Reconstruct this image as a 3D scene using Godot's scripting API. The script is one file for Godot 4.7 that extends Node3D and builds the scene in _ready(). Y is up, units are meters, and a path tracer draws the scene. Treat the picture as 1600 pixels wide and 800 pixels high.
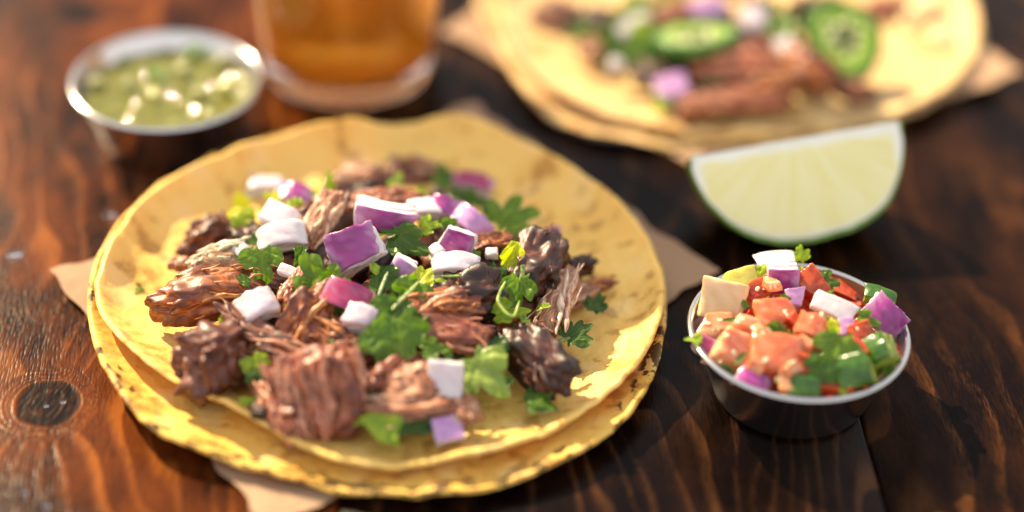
extends Node3D

# Two street tacos on kraft paper, with two steel cups of salsa, a lime wedge and a drink, on a stained plank table.
# Positions are in millimetres (V), sizes of food pieces too; y is up, the table top is y = 0.

var noise := FastNoiseLite.new()
var taken := {}
var M := {}
var rng := RandomNumberGenerator.new()
var seed_mesh: ArrayMesh


func _ready() -> void:
	rng.seed = 7
	noise.seed = 11
	noise.noise_type = FastNoiseLite.TYPE_SIMPLEX
	noise.frequency = 1.0
	noise.fractal_type = FastNoiseLite.FRACTAL_NONE
	# camera: a short telephoto looking down at the table, wide open
	var camera := Camera3D.new()
	camera.name = "camera"
	var lens := CameraAttributesPhysical.new()
	lens.frustum_focal_length = 96.0
	lens.frustum_focus_distance = 0.578
	lens.exposure_aperture = 2.9
	camera.attributes = lens
	add_child(camera)
	camera.position = Vector3(0, 0.374, 0.374 / tan(deg_to_rad(36.5)))
	camera.rotation_degrees = Vector3(-36.5, 0, 2.6)
	camera.fov = rad_to_deg(2.0 * atan(0.125))
	camera.near = 0.01
	camera.far = 20.0
	camera.current = true
	# sky and sun: low warm sun from behind the table, a little to the left
	var env := Environment.new()
	env.background_mode = Environment.BG_SKY
	var air := ProceduralSkyMaterial.new()
	air.sky_top_color = Color(0.80, 0.81, 0.84)
	air.sky_horizon_color = Color(0.95, 0.90, 0.84)
	air.sky_curve = 0.25
	air.ground_bottom_color = Color(0.20, 0.15, 0.11)
	air.ground_horizon_color = Color(0.45, 0.38, 0.32)
	air.sun_angle_max = 1.0
	var sky := Sky.new()
	sky.sky_material = air
	env.sky = sky
	env.background_energy_multiplier = 0.68
	env.tonemap_mode = Environment.TONE_MAPPER_LINEAR
	env.tonemap_exposure = 2.5
	env.sdfgi_enabled = true
	env.ssao_enabled = true
	env.ssil_enabled = true
	var around := WorldEnvironment.new()
	around.name = "environment"
	around.environment = env
	add_child(around)
	var sun := DirectionalLight3D.new()
	sun.name = "sun"
	sun.light_color = Color(1.0, 0.90, 0.74)
	sun.light_energy = 1.6
	sun.light_angular_distance = 0.6
	sun.shadow_enabled = true
	add_child(sun)
	sun.look_at_from_position(Vector3(-0.54, 0.62, -0.60), Vector3.ZERO)

	make_materials()
	seed_mesh = lathe([Vector2(0.01, -0.45), Vector2(0.8, -0.25), Vector2(1.05, 0.0), Vector2(0.8, 0.28), Vector2(0.01, 0.45)], 12)
	make_table()
	make_papers()
	make_tortillas()
	make_cups()
	make_glass()
	make_lime()
	make_front_filling()
	make_pico()
	make_back_filling()
	make_crumbs()


# ------------------------------------------------------------------ helpers

func V(x: float, y: float, z: float) -> Vector3:
	return Vector3(x, y, z) * 0.001


func numbered(called: String) -> String:
	var n: int = taken.get(called, 0)
	taken[called] = n + 1
	return called if n == 0 else "%s_%03d" % [called, n]


func thing(called: String, label: String, category: String, at: Vector3, group := "") -> Node3D:
	var o := Node3D.new()
	o.name = numbered(called)
	add_child(o)
	o.position = at
	return tag(o, label, category, group)


func tag(o: Node3D, label: String, category: String, group := "") -> Node3D:
	o.set_meta("label", label)
	o.set_meta("category", category)
	if group:
		o.set_meta("group", group)
	return o


func put(called: String, mesh: Mesh, material: Material, parent: Node3D) -> MeshInstance3D:
	var o := MeshInstance3D.new()
	o.name = called
	o.mesh = mesh
	o.material_override = material
	parent.add_child(o, true)
	return o


func single(called: String, mesh: Mesh, material: Material, label: String, category: String, at: Vector3, basis := Basis(), group := "") -> MeshInstance3D:
	var o := MeshInstance3D.new()
	o.name = numbered(called)
	o.mesh = mesh
	o.material_override = material
	add_child(o)
	o.transform = Transform3D(basis, at)
	tag(o, label, category, group)
	return o


# yaw turns about the upright, tilt leans the top towards the front of the table, roll turns about the piece's own long axis
func turned(yaw: float, tilt := 0.0, roll := 0.0) -> Basis:
	return Basis(Vector3.RIGHT, deg_to_rad(tilt)) * Basis(Vector3.UP, deg_to_rad(yaw)) * Basis(Vector3.RIGHT, deg_to_rad(roll))


func lin(r: float, g: float, b: float) -> Color:
	return Color(r, g, b)


# a sheet or a wrapped surface of nu columns by nv rows, in metres
func grid(p: PackedVector3Array, c: PackedColorArray, nu: int, nv: int, wrap: bool, uv := PackedVector2Array()) -> ArrayMesh:
	var index := PackedInt32Array()
	var normal := PackedVector3Array()
	normal.resize(p.size())
	var volume := 0.0
	var up := 0.0
	var middle := Vector3.ZERO
	for v in p:
		middle += v
	middle /= p.size()
	for j in nv - 1:
		for i in nu - 1:
			var a := j * nu + i
			var b := a + 1
			var d := a + nu
			var e := d + 1
			index.append_array([a, b, e, a, e, d])
			var n1 := (p[e] - p[a]).cross(p[b] - p[a])
			var n2 := (p[d] - p[a]).cross(p[e] - p[a])
			volume += n1.dot(p[a] - middle) + n2.dot(p[a] - middle)
			up += n1.y + n2.y
			normal[a] += n1 + n2
			normal[e] += n1 + n2
			normal[b] += n1
			normal[d] += n2
	if wrap:
		for j in nv:
			var s := normal[j * nu] + normal[j * nu + nu - 1]
			normal[j * nu] = s
			normal[j * nu + nu - 1] = s
		for j in [0, nv - 1]:
			if p[j * nu].distance_to(p[j * nu + nu / 2]) < 1e-6:
				var s := Vector3.ZERO
				for i in nu:
					s += normal[j * nu + i]
				for i in nu:
					normal[j * nu + i] = s
	var flip := volume < 0.0 if wrap else up < 0.0
	for i in normal.size():
		normal[i] = (-normal[i] if flip else normal[i]).normalized()
		if normal[i] == Vector3.ZERO:
			normal[i] = Vector3.UP
	if flip:
		for t in index.size() / 3:
			var s := index[t * 3 + 1]
			index[t * 3 + 1] = index[t * 3 + 2]
			index[t * 3 + 2] = s
	var a := []
	a.resize(Mesh.ARRAY_MAX)
	a[Mesh.ARRAY_VERTEX] = p
	a[Mesh.ARRAY_NORMAL] = normal
	a[Mesh.ARRAY_INDEX] = index
	if c.size():
		a[Mesh.ARRAY_COLOR] = c
	if uv.size():
		a[Mesh.ARRAY_TEX_UV] = uv
	var mesh := ArrayMesh.new()
	mesh.add_surface_from_arrays(Mesh.PRIMITIVE_TRIANGLES, a)
	return mesh


# a turned shape: profile of (radius, height) in millimetres
func lathe(profile: Array, segments := 72) -> ArrayMesh:
	var p := PackedVector3Array()
	for q in profile:
		for i in segments + 1:
			var a := TAU * i / segments
			p.append(Vector3(cos(a) * q.x, q.y, sin(a) * q.x) * 0.001)
	return grid(p, PackedColorArray(), segments + 1, profile.size(), true)


func tube(path: Array, radii: Array, color: Color, seed_: int, sides := 8) -> ArrayMesh:
	var p := PackedVector3Array()
	var c := PackedColorArray()
	var n := path.size()
	for j in n:
		var along: Vector3 = (path[mini(j + 1, n - 1)] - path[maxi(j - 1, 0)]).normalized()
		var side := along.cross(Vector3(0.31, 0.9, 0.2)).normalized()
		var top := side.cross(along)
		for i in sides + 1:
			var a := TAU * (i % sides) / sides
			var r: float = radii[j] * (1.0 + 0.25 * noise.get_noise_3d(j * 0.6, cos(a) + seed_ * 3.1, sin(a)))
			p.append((path[j] + (side * cos(a) + top * sin(a)) * r) * 0.001)
			var k := 0.75 + 0.5 * noise.get_noise_2d(j * 0.7 + seed_ * 9.0, a)
			c.append(Color(color.r * k, color.g * k, color.b * k))
	return grid(p, c, sides + 1, n, true)


func image_texture(w: int, h: int, bytes: PackedByteArray) -> ImageTexture:
	return ImageTexture.create_from_image(Image.create_from_data(w, h, false, Image.FORMAT_RGB8, bytes))


func fine_noise(frequency: float, octaves: int, seed_: int, size := 256) -> NoiseTexture2D:
	var f := FastNoiseLite.new()
	f.seed = seed_
	f.noise_type = FastNoiseLite.TYPE_SIMPLEX_SMOOTH
	f.frequency = frequency
	f.fractal_octaves = octaves
	var t := NoiseTexture2D.new()
	t.width = size
	t.height = size
	t.seamless = true
	t.noise = f
	return t


func shade_noise(frequency: float, octaves: int, seed_: int, least: float) -> NoiseTexture2D:
	var t := fine_noise(frequency, octaves, seed_)
	var ramp := Gradient.new()
	ramp.set_color(0, Color(least, least * 0.92, least * 0.88))
	ramp.set_color(1, Color.WHITE)
	ramp.set_offset(0, 0.3)
	ramp.set_offset(1, 0.6)
	t.color_ramp = ramp
	return t


func mat(called: String, albedo: Color, rough: float) -> StandardMaterial3D:
	var m := StandardMaterial3D.new()
	m.resource_name = called
	m.albedo_color = albedo.linear_to_srgb()
	m.roughness = rough
	M[called] = m
	return m


func relief(m: StandardMaterial3D, texture: Texture2D, depth_mm: float, per_metre: float) -> void:
	m.uv1_triplanar = true
	m.uv1_scale = Vector3.ONE * per_metre
	m.heightmap_enabled = true
	m.heightmap_texture = texture
	m.heightmap_scale = depth_mm * 0.1


func make_materials() -> void:
	var grain := fine_noise(0.03, 5, 3)
	var m := mat("meat", Color.WHITE, 0.43)
	m.vertex_color_use_as_albedo = true
	m.heightmap_enabled = true
	m.heightmap_texture = fine_noise(0.035, 3, 33)
	m.heightmap_scale = 0.009
	m.albedo_texture = shade_noise(0.035, 3, 33, 0.72)
	m.uv1_scale = Vector3(3.0, 0.8, 1.0)
	m.albedo_color = Color(0.88, 0.79, 0.73)
	m = mat("fibre", Color.WHITE, 0.4)
	m.vertex_color_use_as_albedo = true
	m = mat("onion_flesh", Color.WHITE, 0.22)
	m.subsurf_scatter_enabled = true
	m.subsurf_scatter_strength = 0.12
	m.vertex_color_use_as_albedo = true
	m.backlight_enabled = true
	m.backlight = Color(0.42, 0.39, 0.41)
	relief(m, grain, 0.06, 70.0)
	m = mat("onion_skin", Color.WHITE, 0.22)
	m.vertex_color_use_as_albedo = true
	m.backlight_enabled = true
	m.backlight = Color(0.25, 0.12, 0.22)
	m = mat("leaf", Color.WHITE, 0.32)
	m.vertex_color_use_as_albedo = true
	m.backlight_enabled = true
	m.backlight = Color(0.95, 1.0, 0.35)
	relief(m, grain, 0.06, 40.0)
	m = mat("stem", Color.WHITE, 0.4)
	m.vertex_color_use_as_albedo = true
	m = mat("tomato", Color.WHITE, 0.16)
	m.subsurf_scatter_enabled = true
	m.subsurf_scatter_strength = 0.3
	m.vertex_color_use_as_albedo = true
	m.backlight_enabled = true
	m.backlight = Color(0.40, 0.22, 0.14)
	relief(m, fine_noise(0.03, 3, 17), 0.22, 40.0)
	m = mat("pepper", Color.WHITE, 0.25)
	m.vertex_color_use_as_albedo = true
	m.backlight_enabled = true
	m.backlight = Color(0.25, 0.30, 0.10)
	relief(m, grain, 0.08, 60.0)
	m = mat("steel", lin(0.66, 0.65, 0.64), 0.22)
	m.metallic = 1.0
	m = mat("steel_rim", lin(0.52, 0.51, 0.50), 0.18)
	m.metallic = 1.0
	m = mat("paper", lin(0.34, 0.21, 0.12), 0.8)
	m.backlight_enabled = true
	m.backlight = Color(0.2, 0.15, 0.1)
	relief(m, fine_noise(0.02, 5, 9), 0.5, 14.0)
	m = mat("glass", Color(1, 1, 1, 0.0), 0.02)
	m.albedo_color = Color(1, 1, 1, 0.0)
	m.refraction_enabled = true
	m.refraction_scale = 0.05
	m = mat("drink", Color.WHITE, 0.03)
	m.albedo_color = Color(1.0, 0.68, 0.22, 0.45)
	m.refraction_enabled = true
	m.refraction_scale = 0.034
	m = mat("green_salsa", lin(0.135, 0.135, 0.020), 0.06)
	relief(m, fine_noise(0.02, 2, 21), 0.55, 34.0)
	m = mat("red_juice", lin(0.22, 0.03, 0.015), 0.12)
	m = mat("water", Color.WHITE, 0.02)
	m.albedo_color = Color(1, 1, 1, 0.0)
	m.refraction_enabled = true
	m.refraction_scale = 0.033
	m = mat("seed", lin(0.70, 0.62, 0.38), 0.35)
	m = mat("lime_rind", lin(0.14, 0.26, 0.015), 0.3)
	relief(m, fine_noise(0.06, 2, 5), 0.4, 40.0)
	m = mat("lime_pith", lin(0.80, 0.80, 0.66), 0.5)
	relief(m, grain, 0.2, 50.0)
	m = mat("lime_pulp", Color.WHITE, 0.22)
	m.vertex_color_use_as_albedo = true
	m.backlight_enabled = true
	m.backlight = Color(0.3, 0.32, 0.15)
	m = mat("cheese", lin(0.72, 0.55, 0.28), 0.4)
	relief(m, grain, 0.2, 50.0)


# ------------------------------------------------------------------ table

# one board's stain and grain, with any painted shade, drawn across (width) by along (length) millimetres; knots are (across, along, size)
func board_texture(seed_: int, w_mm: float, l_mm: float, dark: Color, mid: Color, light: Color, knots_and_spots: Array, period: float, dark_amount: float) -> ImageTexture:
	var w := 512
	var h := 1408
	var bytes := PackedByteArray()
	bytes.resize(w * h * 3)
	var o := seed_ * 71.3
	var at := 0
	var lut := PackedByteArray()   # linear to sRGB
	lut.resize(1025)
	for i in 1025:
		lut[i] = int(clampf(Color(i / 1024.0, 0, 0).linear_to_srgb().r * 255.0, 0, 255))
	for j in h:
		var b := l_mm * j / h
		for i in w:
			var a := w_mm * i / w
			var bend := noise.get_noise_2d(a * 0.012 + o, b * 0.005)
			var q := a + 14.0 * bend + 2.2 * noise.get_noise_2d(a * 0.06 + o, b * 0.018)
			var inside := 0.0
			for k in knots_and_spots:
				var da: float = a - k.x
				var db: float = (b - k.y) * 0.92
				var d := sqrt(da * da + db * db)
				var s: float = k.z
				q += s * 1.5 * exp(-d * d / (s * s * 3.2)) * (1.0 if da > 0.0 else -1.0) * (1.0 - exp(-da * da / (s * s * 0.25)))
				if d < s * 2.0:
					var r := d + 0.5 * noise.get_noise_2d(a * 0.10, b * 0.08)
					inside = maxf(inside, (1.0 - smoothstep(s * 0.80, s * 1.0, r)) * (0.90 + 0.18 * noise.get_noise_2d(da * 0.5 + db * 0.2, db * 0.15)))
					q = lerpf(q, r * 1.6, 1.0 - smoothstep(s * 0.9, s * 1.5, d))
			var ring := q / period
			var band := ring - floorf(ring)
			var line := smoothstep(0.55, 0.9, band) * (1.0 - smoothstep(0.93, 1.0, band))
			line *= 0.45 + 0.55 * noise.get_noise_2d(floorf(ring) * 3.7 + o, b * 0.012) + 0.25
			var fibre := noise.get_noise_2d(a * 2.6 + o, b * 0.10) * 0.55 + noise.get_noise_2d(a * 6.0, b * 0.25 + o) * 0.45
			var blotch := noise.get_noise_2d(a * 0.025 + o, b * 0.012 + o) + 0.5 * noise.get_noise_2d(a * 0.09, b * 0.04 + o)
			var t := clampf(0.5 + 0.42 * fibre + 0.34 * blotch - dark_amount, 0.0, 1.0)
			var l := clampf(line * (0.55 + 0.5 * fibre + 0.4 * blotch), 0.0, 1.0)
			var cr := lerpf(lerpf(dark.r, mid.r, t), light.r, l)
			var cg := lerpf(lerpf(dark.g, mid.g, t), light.g, l)
			var cb := lerpf(lerpf(dark.b, mid.b, t), light.b, l)
			if inside > 0.0:
				cr = lerpf(cr, 0.006, inside)
				cg = lerpf(cg, 0.003, inside)
				cb = lerpf(cb, 0.002, inside)
			bytes[at] = lut[int(clampf(cr, 0, 1) * 1024.0)]
			bytes[at + 1] = lut[int(clampf(cg, 0, 1) * 1024.0)]
			bytes[at + 2] = lut[int(clampf(cb, 0, 1) * 1024.0)]
			at += 3
	return image_texture(w, h, bytes)


func board_mesh(w: float, l: float, t: float) -> ArrayMesh:
	# a board with eased long edges; its top carries the texture once, end to end
	var st := SurfaceTool.new()
	st.begin(Mesh.PRIMITIVE_TRIANGLES)
	var e := 0.7
	var prof := [Vector2(-w / 2, -t), Vector2(-w / 2, -e * 1.6), Vector2(-w / 2 + e * 0.4, -e * 0.5), Vector2(-w / 2 + e * 1.4, 0), Vector2(w / 2 - e * 1.4, 0), Vector2(w / 2 - e * 0.4, -e * 0.5), Vector2(w / 2, -e * 1.6), Vector2(w / 2, -t), Vector2(-w / 2, -t)]
	for i in prof.size() - 1:
		var a: Vector2 = prof[i]
		var b: Vector2 = prof[i + 1]
		var q := [Vector3(a.x, a.y, -l / 2), Vector3(b.x, b.y, -l / 2), Vector3(b.x, b.y, l / 2), Vector3(a.x, a.y, l / 2)]
		for k in [0, 1, 2, 0, 2, 3]:
			st.set_smooth_group(0 if i < 7 and i > 0 else -1)
			st.set_uv(Vector2(clampf(q[k].x / w + 0.5, 0, 1), q[k].z / l + 0.5))
			st.add_vertex(q[k] * 0.001)
	for end in [-1, 1]:
		for i in range(1, prof.size() - 2):
			var order := [0, i, i + 1] if end > 0 else [0, i + 1, i]
			for k in order:
				st.set_smooth_group(-1)
				st.set_uv(Vector2(prof[k].x / w + 0.5, 0.01 if end < 0 else 0.99))
				st.add_vertex(Vector3(prof[k].x, prof[k].y, end * l / 2) * 0.001)
	st.generate_normals()
	return st.commit()


func make_table() -> void:
	var table := thing("wooden_table", "dark stained plank table top with a knot and varnished grain, shade painted into its darker boards", "table", Vector3.ZERO)
	var turn := Basis(Vector3.UP, deg_to_rad(4.0))
	var w := 145.0
	var l := 900.0
	var seam := V(100.0, 0, 72.0)
	var looks := []
	looks.append(board_texture(2, w, l, lin(0.009, 0.003, 0.0012), lin(0.11, 0.027, 0.0050), lin(0.22, 0.066, 0.012), [Vector3(63.8, 540.0, 10.0), Vector3(45.0, 325.0, 9.0)], 9.0, 0.05))  # left board: a knot, and further back a round dark spot
	looks.append(board_texture(5, w, l, lin(0.003, 0.0017, 0.0014), lin(0.017, 0.0065, 0.0032), lin(0.062, 0.025, 0.009), [], 7.5, 0.24))  # middle board: stain darkened further to stand in for shade from out of view
	looks.append(board_texture(8, w, l, lin(0.0035, 0.0017, 0.001), lin(0.021, 0.007, 0.0027), lin(0.075, 0.027, 0.0075), [], 13.0, 0.16))  # right board: the same unseen shade is put into its dark colours
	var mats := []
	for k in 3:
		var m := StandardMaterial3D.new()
		m.resource_name = "stained_shaded_wood"
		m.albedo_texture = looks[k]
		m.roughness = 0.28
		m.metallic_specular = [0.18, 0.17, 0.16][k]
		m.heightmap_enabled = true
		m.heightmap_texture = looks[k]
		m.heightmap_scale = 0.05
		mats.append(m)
	var mesh := board_mesh(w - 0.15, l, 24.0)
	# the seam line seen at the right runs along the right edge of the middle board
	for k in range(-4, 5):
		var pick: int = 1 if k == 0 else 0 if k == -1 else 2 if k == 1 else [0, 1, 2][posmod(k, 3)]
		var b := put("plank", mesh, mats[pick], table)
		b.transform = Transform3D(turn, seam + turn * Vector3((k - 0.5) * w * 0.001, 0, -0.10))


# ------------------------------------------------------------------ papers

func paper_mesh(corner: Array, seed_: int, lift: Array) -> ArrayMesh:
	var n := 56
	var p := PackedVector3Array()
	for j in n + 1:
		for i in n + 1:
			var u := float(i) / n
			var v := float(j) / n
			var q: Vector3 = corner[0].lerp(corner[1], u).lerp(corner[3].lerp(corner[2], u), v)
			var edge := 1.0 - minf(minf(u, 1 - u), minf(v, 1 - v)) * 2.0
			var wave := 0.5 + 0.5 * noise.get_noise_2d(q.x * 38.0 + seed_ * 5.0, q.z * 38.0)
			var y := 0.35 + 1.3 * wave * edge * edge
			for k in 4:
				var cu := float(k == 1 or k == 2)
				var cv := float(k >= 2)
				var d := Vector2(u - cu, v - cv).length()
				y += lift[k] * pow(clampf(1.0 - d / 0.32, 0, 1), 1.6)
			q += Vector3(noise.get_noise_2d(q.x * 60.0, q.z * 60.0 + seed_), 0, noise.get_noise_2d(q.x * 60.0 + 9.0, q.z * 60.0)) * 0.0012 * edge * edge
			q.y = y * 0.001
			p.append(q)
	return grid(p, PackedColorArray(), n + 1, n + 1, false)


func make_papers() -> void:
	single("kraft_paper", paper_mesh([V(-136.8, 3.0, 23.5), V(-15.9, 1.0, -85.4), V(62.9, 1.5, 5.1), V(-58.5, 1.0, 125.1)], 1, [3.0, 0.5, 1.0, 0.5]), M.paper, "brown kraft paper square under the front taco", "paper", Vector3.ZERO, Basis(), "kraft papers under the tacos")
	single("kraft_paper", paper_mesh([V(-28.8, 1.0, -131.5), V(81.1, 1.0, -290.3), V(174.3, 6.0, -113.7), V(59.4, 0.5, -51.4)], 2, [1.0, 0.5, 6.0, 0.2]), M.paper, "brown kraft paper under the back taco with one corner curling up at right", "paper", Vector3.ZERO, Basis(), "kraft papers under the tacos")


# ------------------------------------------------------------------ tortillas

# a griddled corn tortilla seen from above, SPAN mm wide; char (0..1) sets how scorched the edge of the ring is
const SPAN := 190.0

func tortilla_texture(seed_: int, ring: Array, base: Color, toast: Color, char: float) -> ImageTexture:
	var w := 860
	var bytes := PackedByteArray()
	bytes.resize(w * w * 3)
	var lut := PackedByteArray()
	lut.resize(1025)
	for i in 1025:
		lut[i] = int(clampf(Color(i / 1024.0, 0, 0).linear_to_srgb().r * 255.0, 0, 255))
	var centre := middle_of(ring)
	var reach := PackedFloat32Array()
	reach.resize(361)
	for k in 1440:
		var q := (loop_point(ring, k / 1440.0) - centre) * 1000.0
		reach[int(rad_to_deg(atan2(q.z, q.x)) + 180.0)] = Vector2(q.x, q.z).length()
	for k in 361:
		if reach[k] == 0.0:
			reach[k] = reach[k - 1] if k > 0 else reach[1]
	var at := 0
	for j in w:
		for i in w:
			var x := ((i + 0.5) / w - 0.5) * SPAN
			var z := ((j + 0.5) / w - 0.5) * SPAN
			var far := sqrt(x * x + z * z)
			var t: float = far / reach[int(rad_to_deg(atan2(z, x)) + 180.0)]
			if t > 1.12:
				at += 3
				continue
			var n1 := noise.get_noise_3d(x * 0.045, z * 0.045, seed_ * 4.0)
			var n2 := noise.get_noise_3d(x * 0.16, z * 0.16, seed_ * 7.0)
			var n3 := noise.get_noise_3d(x * 0.8, z * 0.8, seed_ * 2.0)
			var k := clampf(0.24 + 0.55 * n1 + 0.34 * n2 + 0.16 * n3, 0.0, 1.0)
			var r := lerpf(base.r, toast.r, k)
			var g := lerpf(base.g, toast.g, k)
			var b := lerpf(base.b, toast.b, k)
			# pale dry patches
			var pale := smoothstep(0.2, 0.7, noise.get_noise_3d(x * 0.07 + 50.0, z * 0.07, seed_ * 3.0) + 0.35 * n3) * 0.45
			r = lerpf(r, 0.92, pale)
			g = lerpf(g, 0.70, pale)
			b = lerpf(b, 0.30, pale)
			# toasted rings left by the griddle
			var brown := smoothstep(0.30, 0.75, n2 * 0.7 + n1 * 0.5 + 0.2 * n3) * smoothstep(0.40, 0.95, t) * 0.52
			r = lerpf(r, 0.34, brown)
			g = lerpf(g, 0.14, brown)
			b = lerpf(b, 0.035, brown)
			# scorched spots near the edge
			var s := noise.get_noise_3d(x / far * 11.0, z / far * 11.0, t * 24.0 + seed_ * 9.0) * 0.7 + 0.28 * n3 + 0.55 * noise.get_noise_3d(x / far * 3.0, z / far * 3.0, seed_ * 5.0)
			var zone := smoothstep(0.93, 0.95, t) * (1.0 - smoothstep(0.99, 1.01, t) * 0.5)
			var f := smoothstep(0.66 - 0.40 * char, 0.76 - 0.38 * char, s) * zone * 0.92 * minf(1.0, char * 3.0)
			r = lerpf(r, 0.045, f)
			g = lerpf(g, 0.017, f)
			b = lerpf(b, 0.008, f)
			bytes[at] = lut[int(clampf(r, 0, 1) * 1024.0)]
			bytes[at + 1] = lut[int(clampf(g, 0, 1) * 1024.0)]
			bytes[at + 2] = lut[int(clampf(b, 0, 1) * 1024.0)]
			at += 3
	return image_texture(w, w, bytes)


func middle_of(ring: Array) -> Vector3:
	var centre := Vector3.ZERO
	for q in ring:
		centre += q
	return centre / ring.size()


func tortilla_material(texture: Texture2D, grain: Texture2D) -> StandardMaterial3D:
	var m := StandardMaterial3D.new()
	m.resource_name = "tortilla"
	m.albedo_texture = texture
	m.roughness = 0.55
	m.metallic_specular = 0.4
	m.backlight_enabled = true
	m.backlight = Color(0.66, 0.46, 0.11)
	m.heightmap_enabled = true
	m.heightmap_texture = grain
	m.heightmap_scale = 0.035
	return m


func loop_point(ring: Array, s: float) -> Vector3:
	var n := ring.size()
	var i := int(floor(s * n))
	var f := s * n - i
	var a: Vector3 = ring[posmod(i, n)]
	return a.cubic_interpolate(ring[posmod(i + 1, n)], ring[posmod(i - 1, n)], ring[posmod(i + 2, n)], f)


# a soft disc whose rim follows ring (rim heights included) and whose middle lies at height flat
func tortilla_mesh(ring: Array, flat: float, thick: float, curl: float, seed_: int) -> ArrayMesh:
	var nu := 200
	var nr := 46
	var centre := middle_of(ring)
	centre.y = flat * 0.001
	# resample by angle so that the texture is not squeezed
	var rim := []
	for i in nu:
		rim.append(loop_point(ring, float(i) / nu))
	var p := PackedVector3Array()
	var uv := PackedVector2Array()
	var rows := []
	for j in nr + 1:
		rows.append([pow(float(j) / nr, 0.66), 1.0])
	for j in range(1, 6):
		rows.append([1.0, cos(PI * j / 6.0)])
	for j in nr + 1:
		rows.append([pow(float(nr - j) / nr, 0.66), -1.0])
	for row in rows:
		var t: float = row[0]
		var side: float = row[1]
		for i in nu + 1:
			var out: Vector3 = rim[i % nu]
			var dir := Vector3(out.x - centre.x, 0, out.z - centre.z)
			var w := clampf((t - curl) / (1.0 - curl), 0.0, 1.0)
			var k := 0.42 * pow(w, 1.6) + 0.58 * pow(w, 5.0)
			var q := centre + dir * t
			q.y = centre.y + (out.y - centre.y) * k
			var s := (q - centre) * 1000.0
			q.y += 0.001 * (0.55 * noise.get_noise_3d(s.x * 0.05, s.z * 0.05, seed_ * 3.0) * smoothstep(0.3, 0.9, t) + 0.16 * noise.get_noise_3d(s.x * 0.25, s.z * 0.25, seed_))
			var around := atan2(dir.z, dir.x)
			q.y += 0.001 * smoothstep(0.66, 1.0, t) * (0.8 * noise.get_noise_2d(cos(around) * 3.2 + seed_ * 4.0, sin(around) * 3.2) + 0.45 * noise.get_noise_3d(cos(around) * 9.0, sin(around) * 9.0, t * 1.5 + seed_))
			var d := dir.normalized()
			var round_ := sqrt(maxf(0.0, 1.0 - side * side))
			var edge := 1.0 + 0.3 * noise.get_noise_3d(s.x * 0.16, s.z * 0.16, seed_ * 5.0)
			q += d * (thick * 0.0005 * round_ + 0.0007 * (edge - 2.0) * smoothstep(0.9, 1.0, t))
			var steep := clampf((0.42 * 1.6 * pow(w, 0.6) + 2.9 * pow(w, 4.0)) / (1.0 - curl) * (out.y - centre.y) / maxf(dir.length(), 0.01), 0.0, 2.5)
			var up := Vector3(-d.x * steep, 1.0, -d.z * steep).normalized()
			q += up * thick * 0.0005 * side
			p.append(q)
			uv.append(Vector2(q.x - centre.x, q.z - centre.z) * 1000.0 / SPAN + Vector2(0.5, 0.5))
	return grid(p, PackedColorArray(), nu + 1, rows.size(), true, uv)


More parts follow.
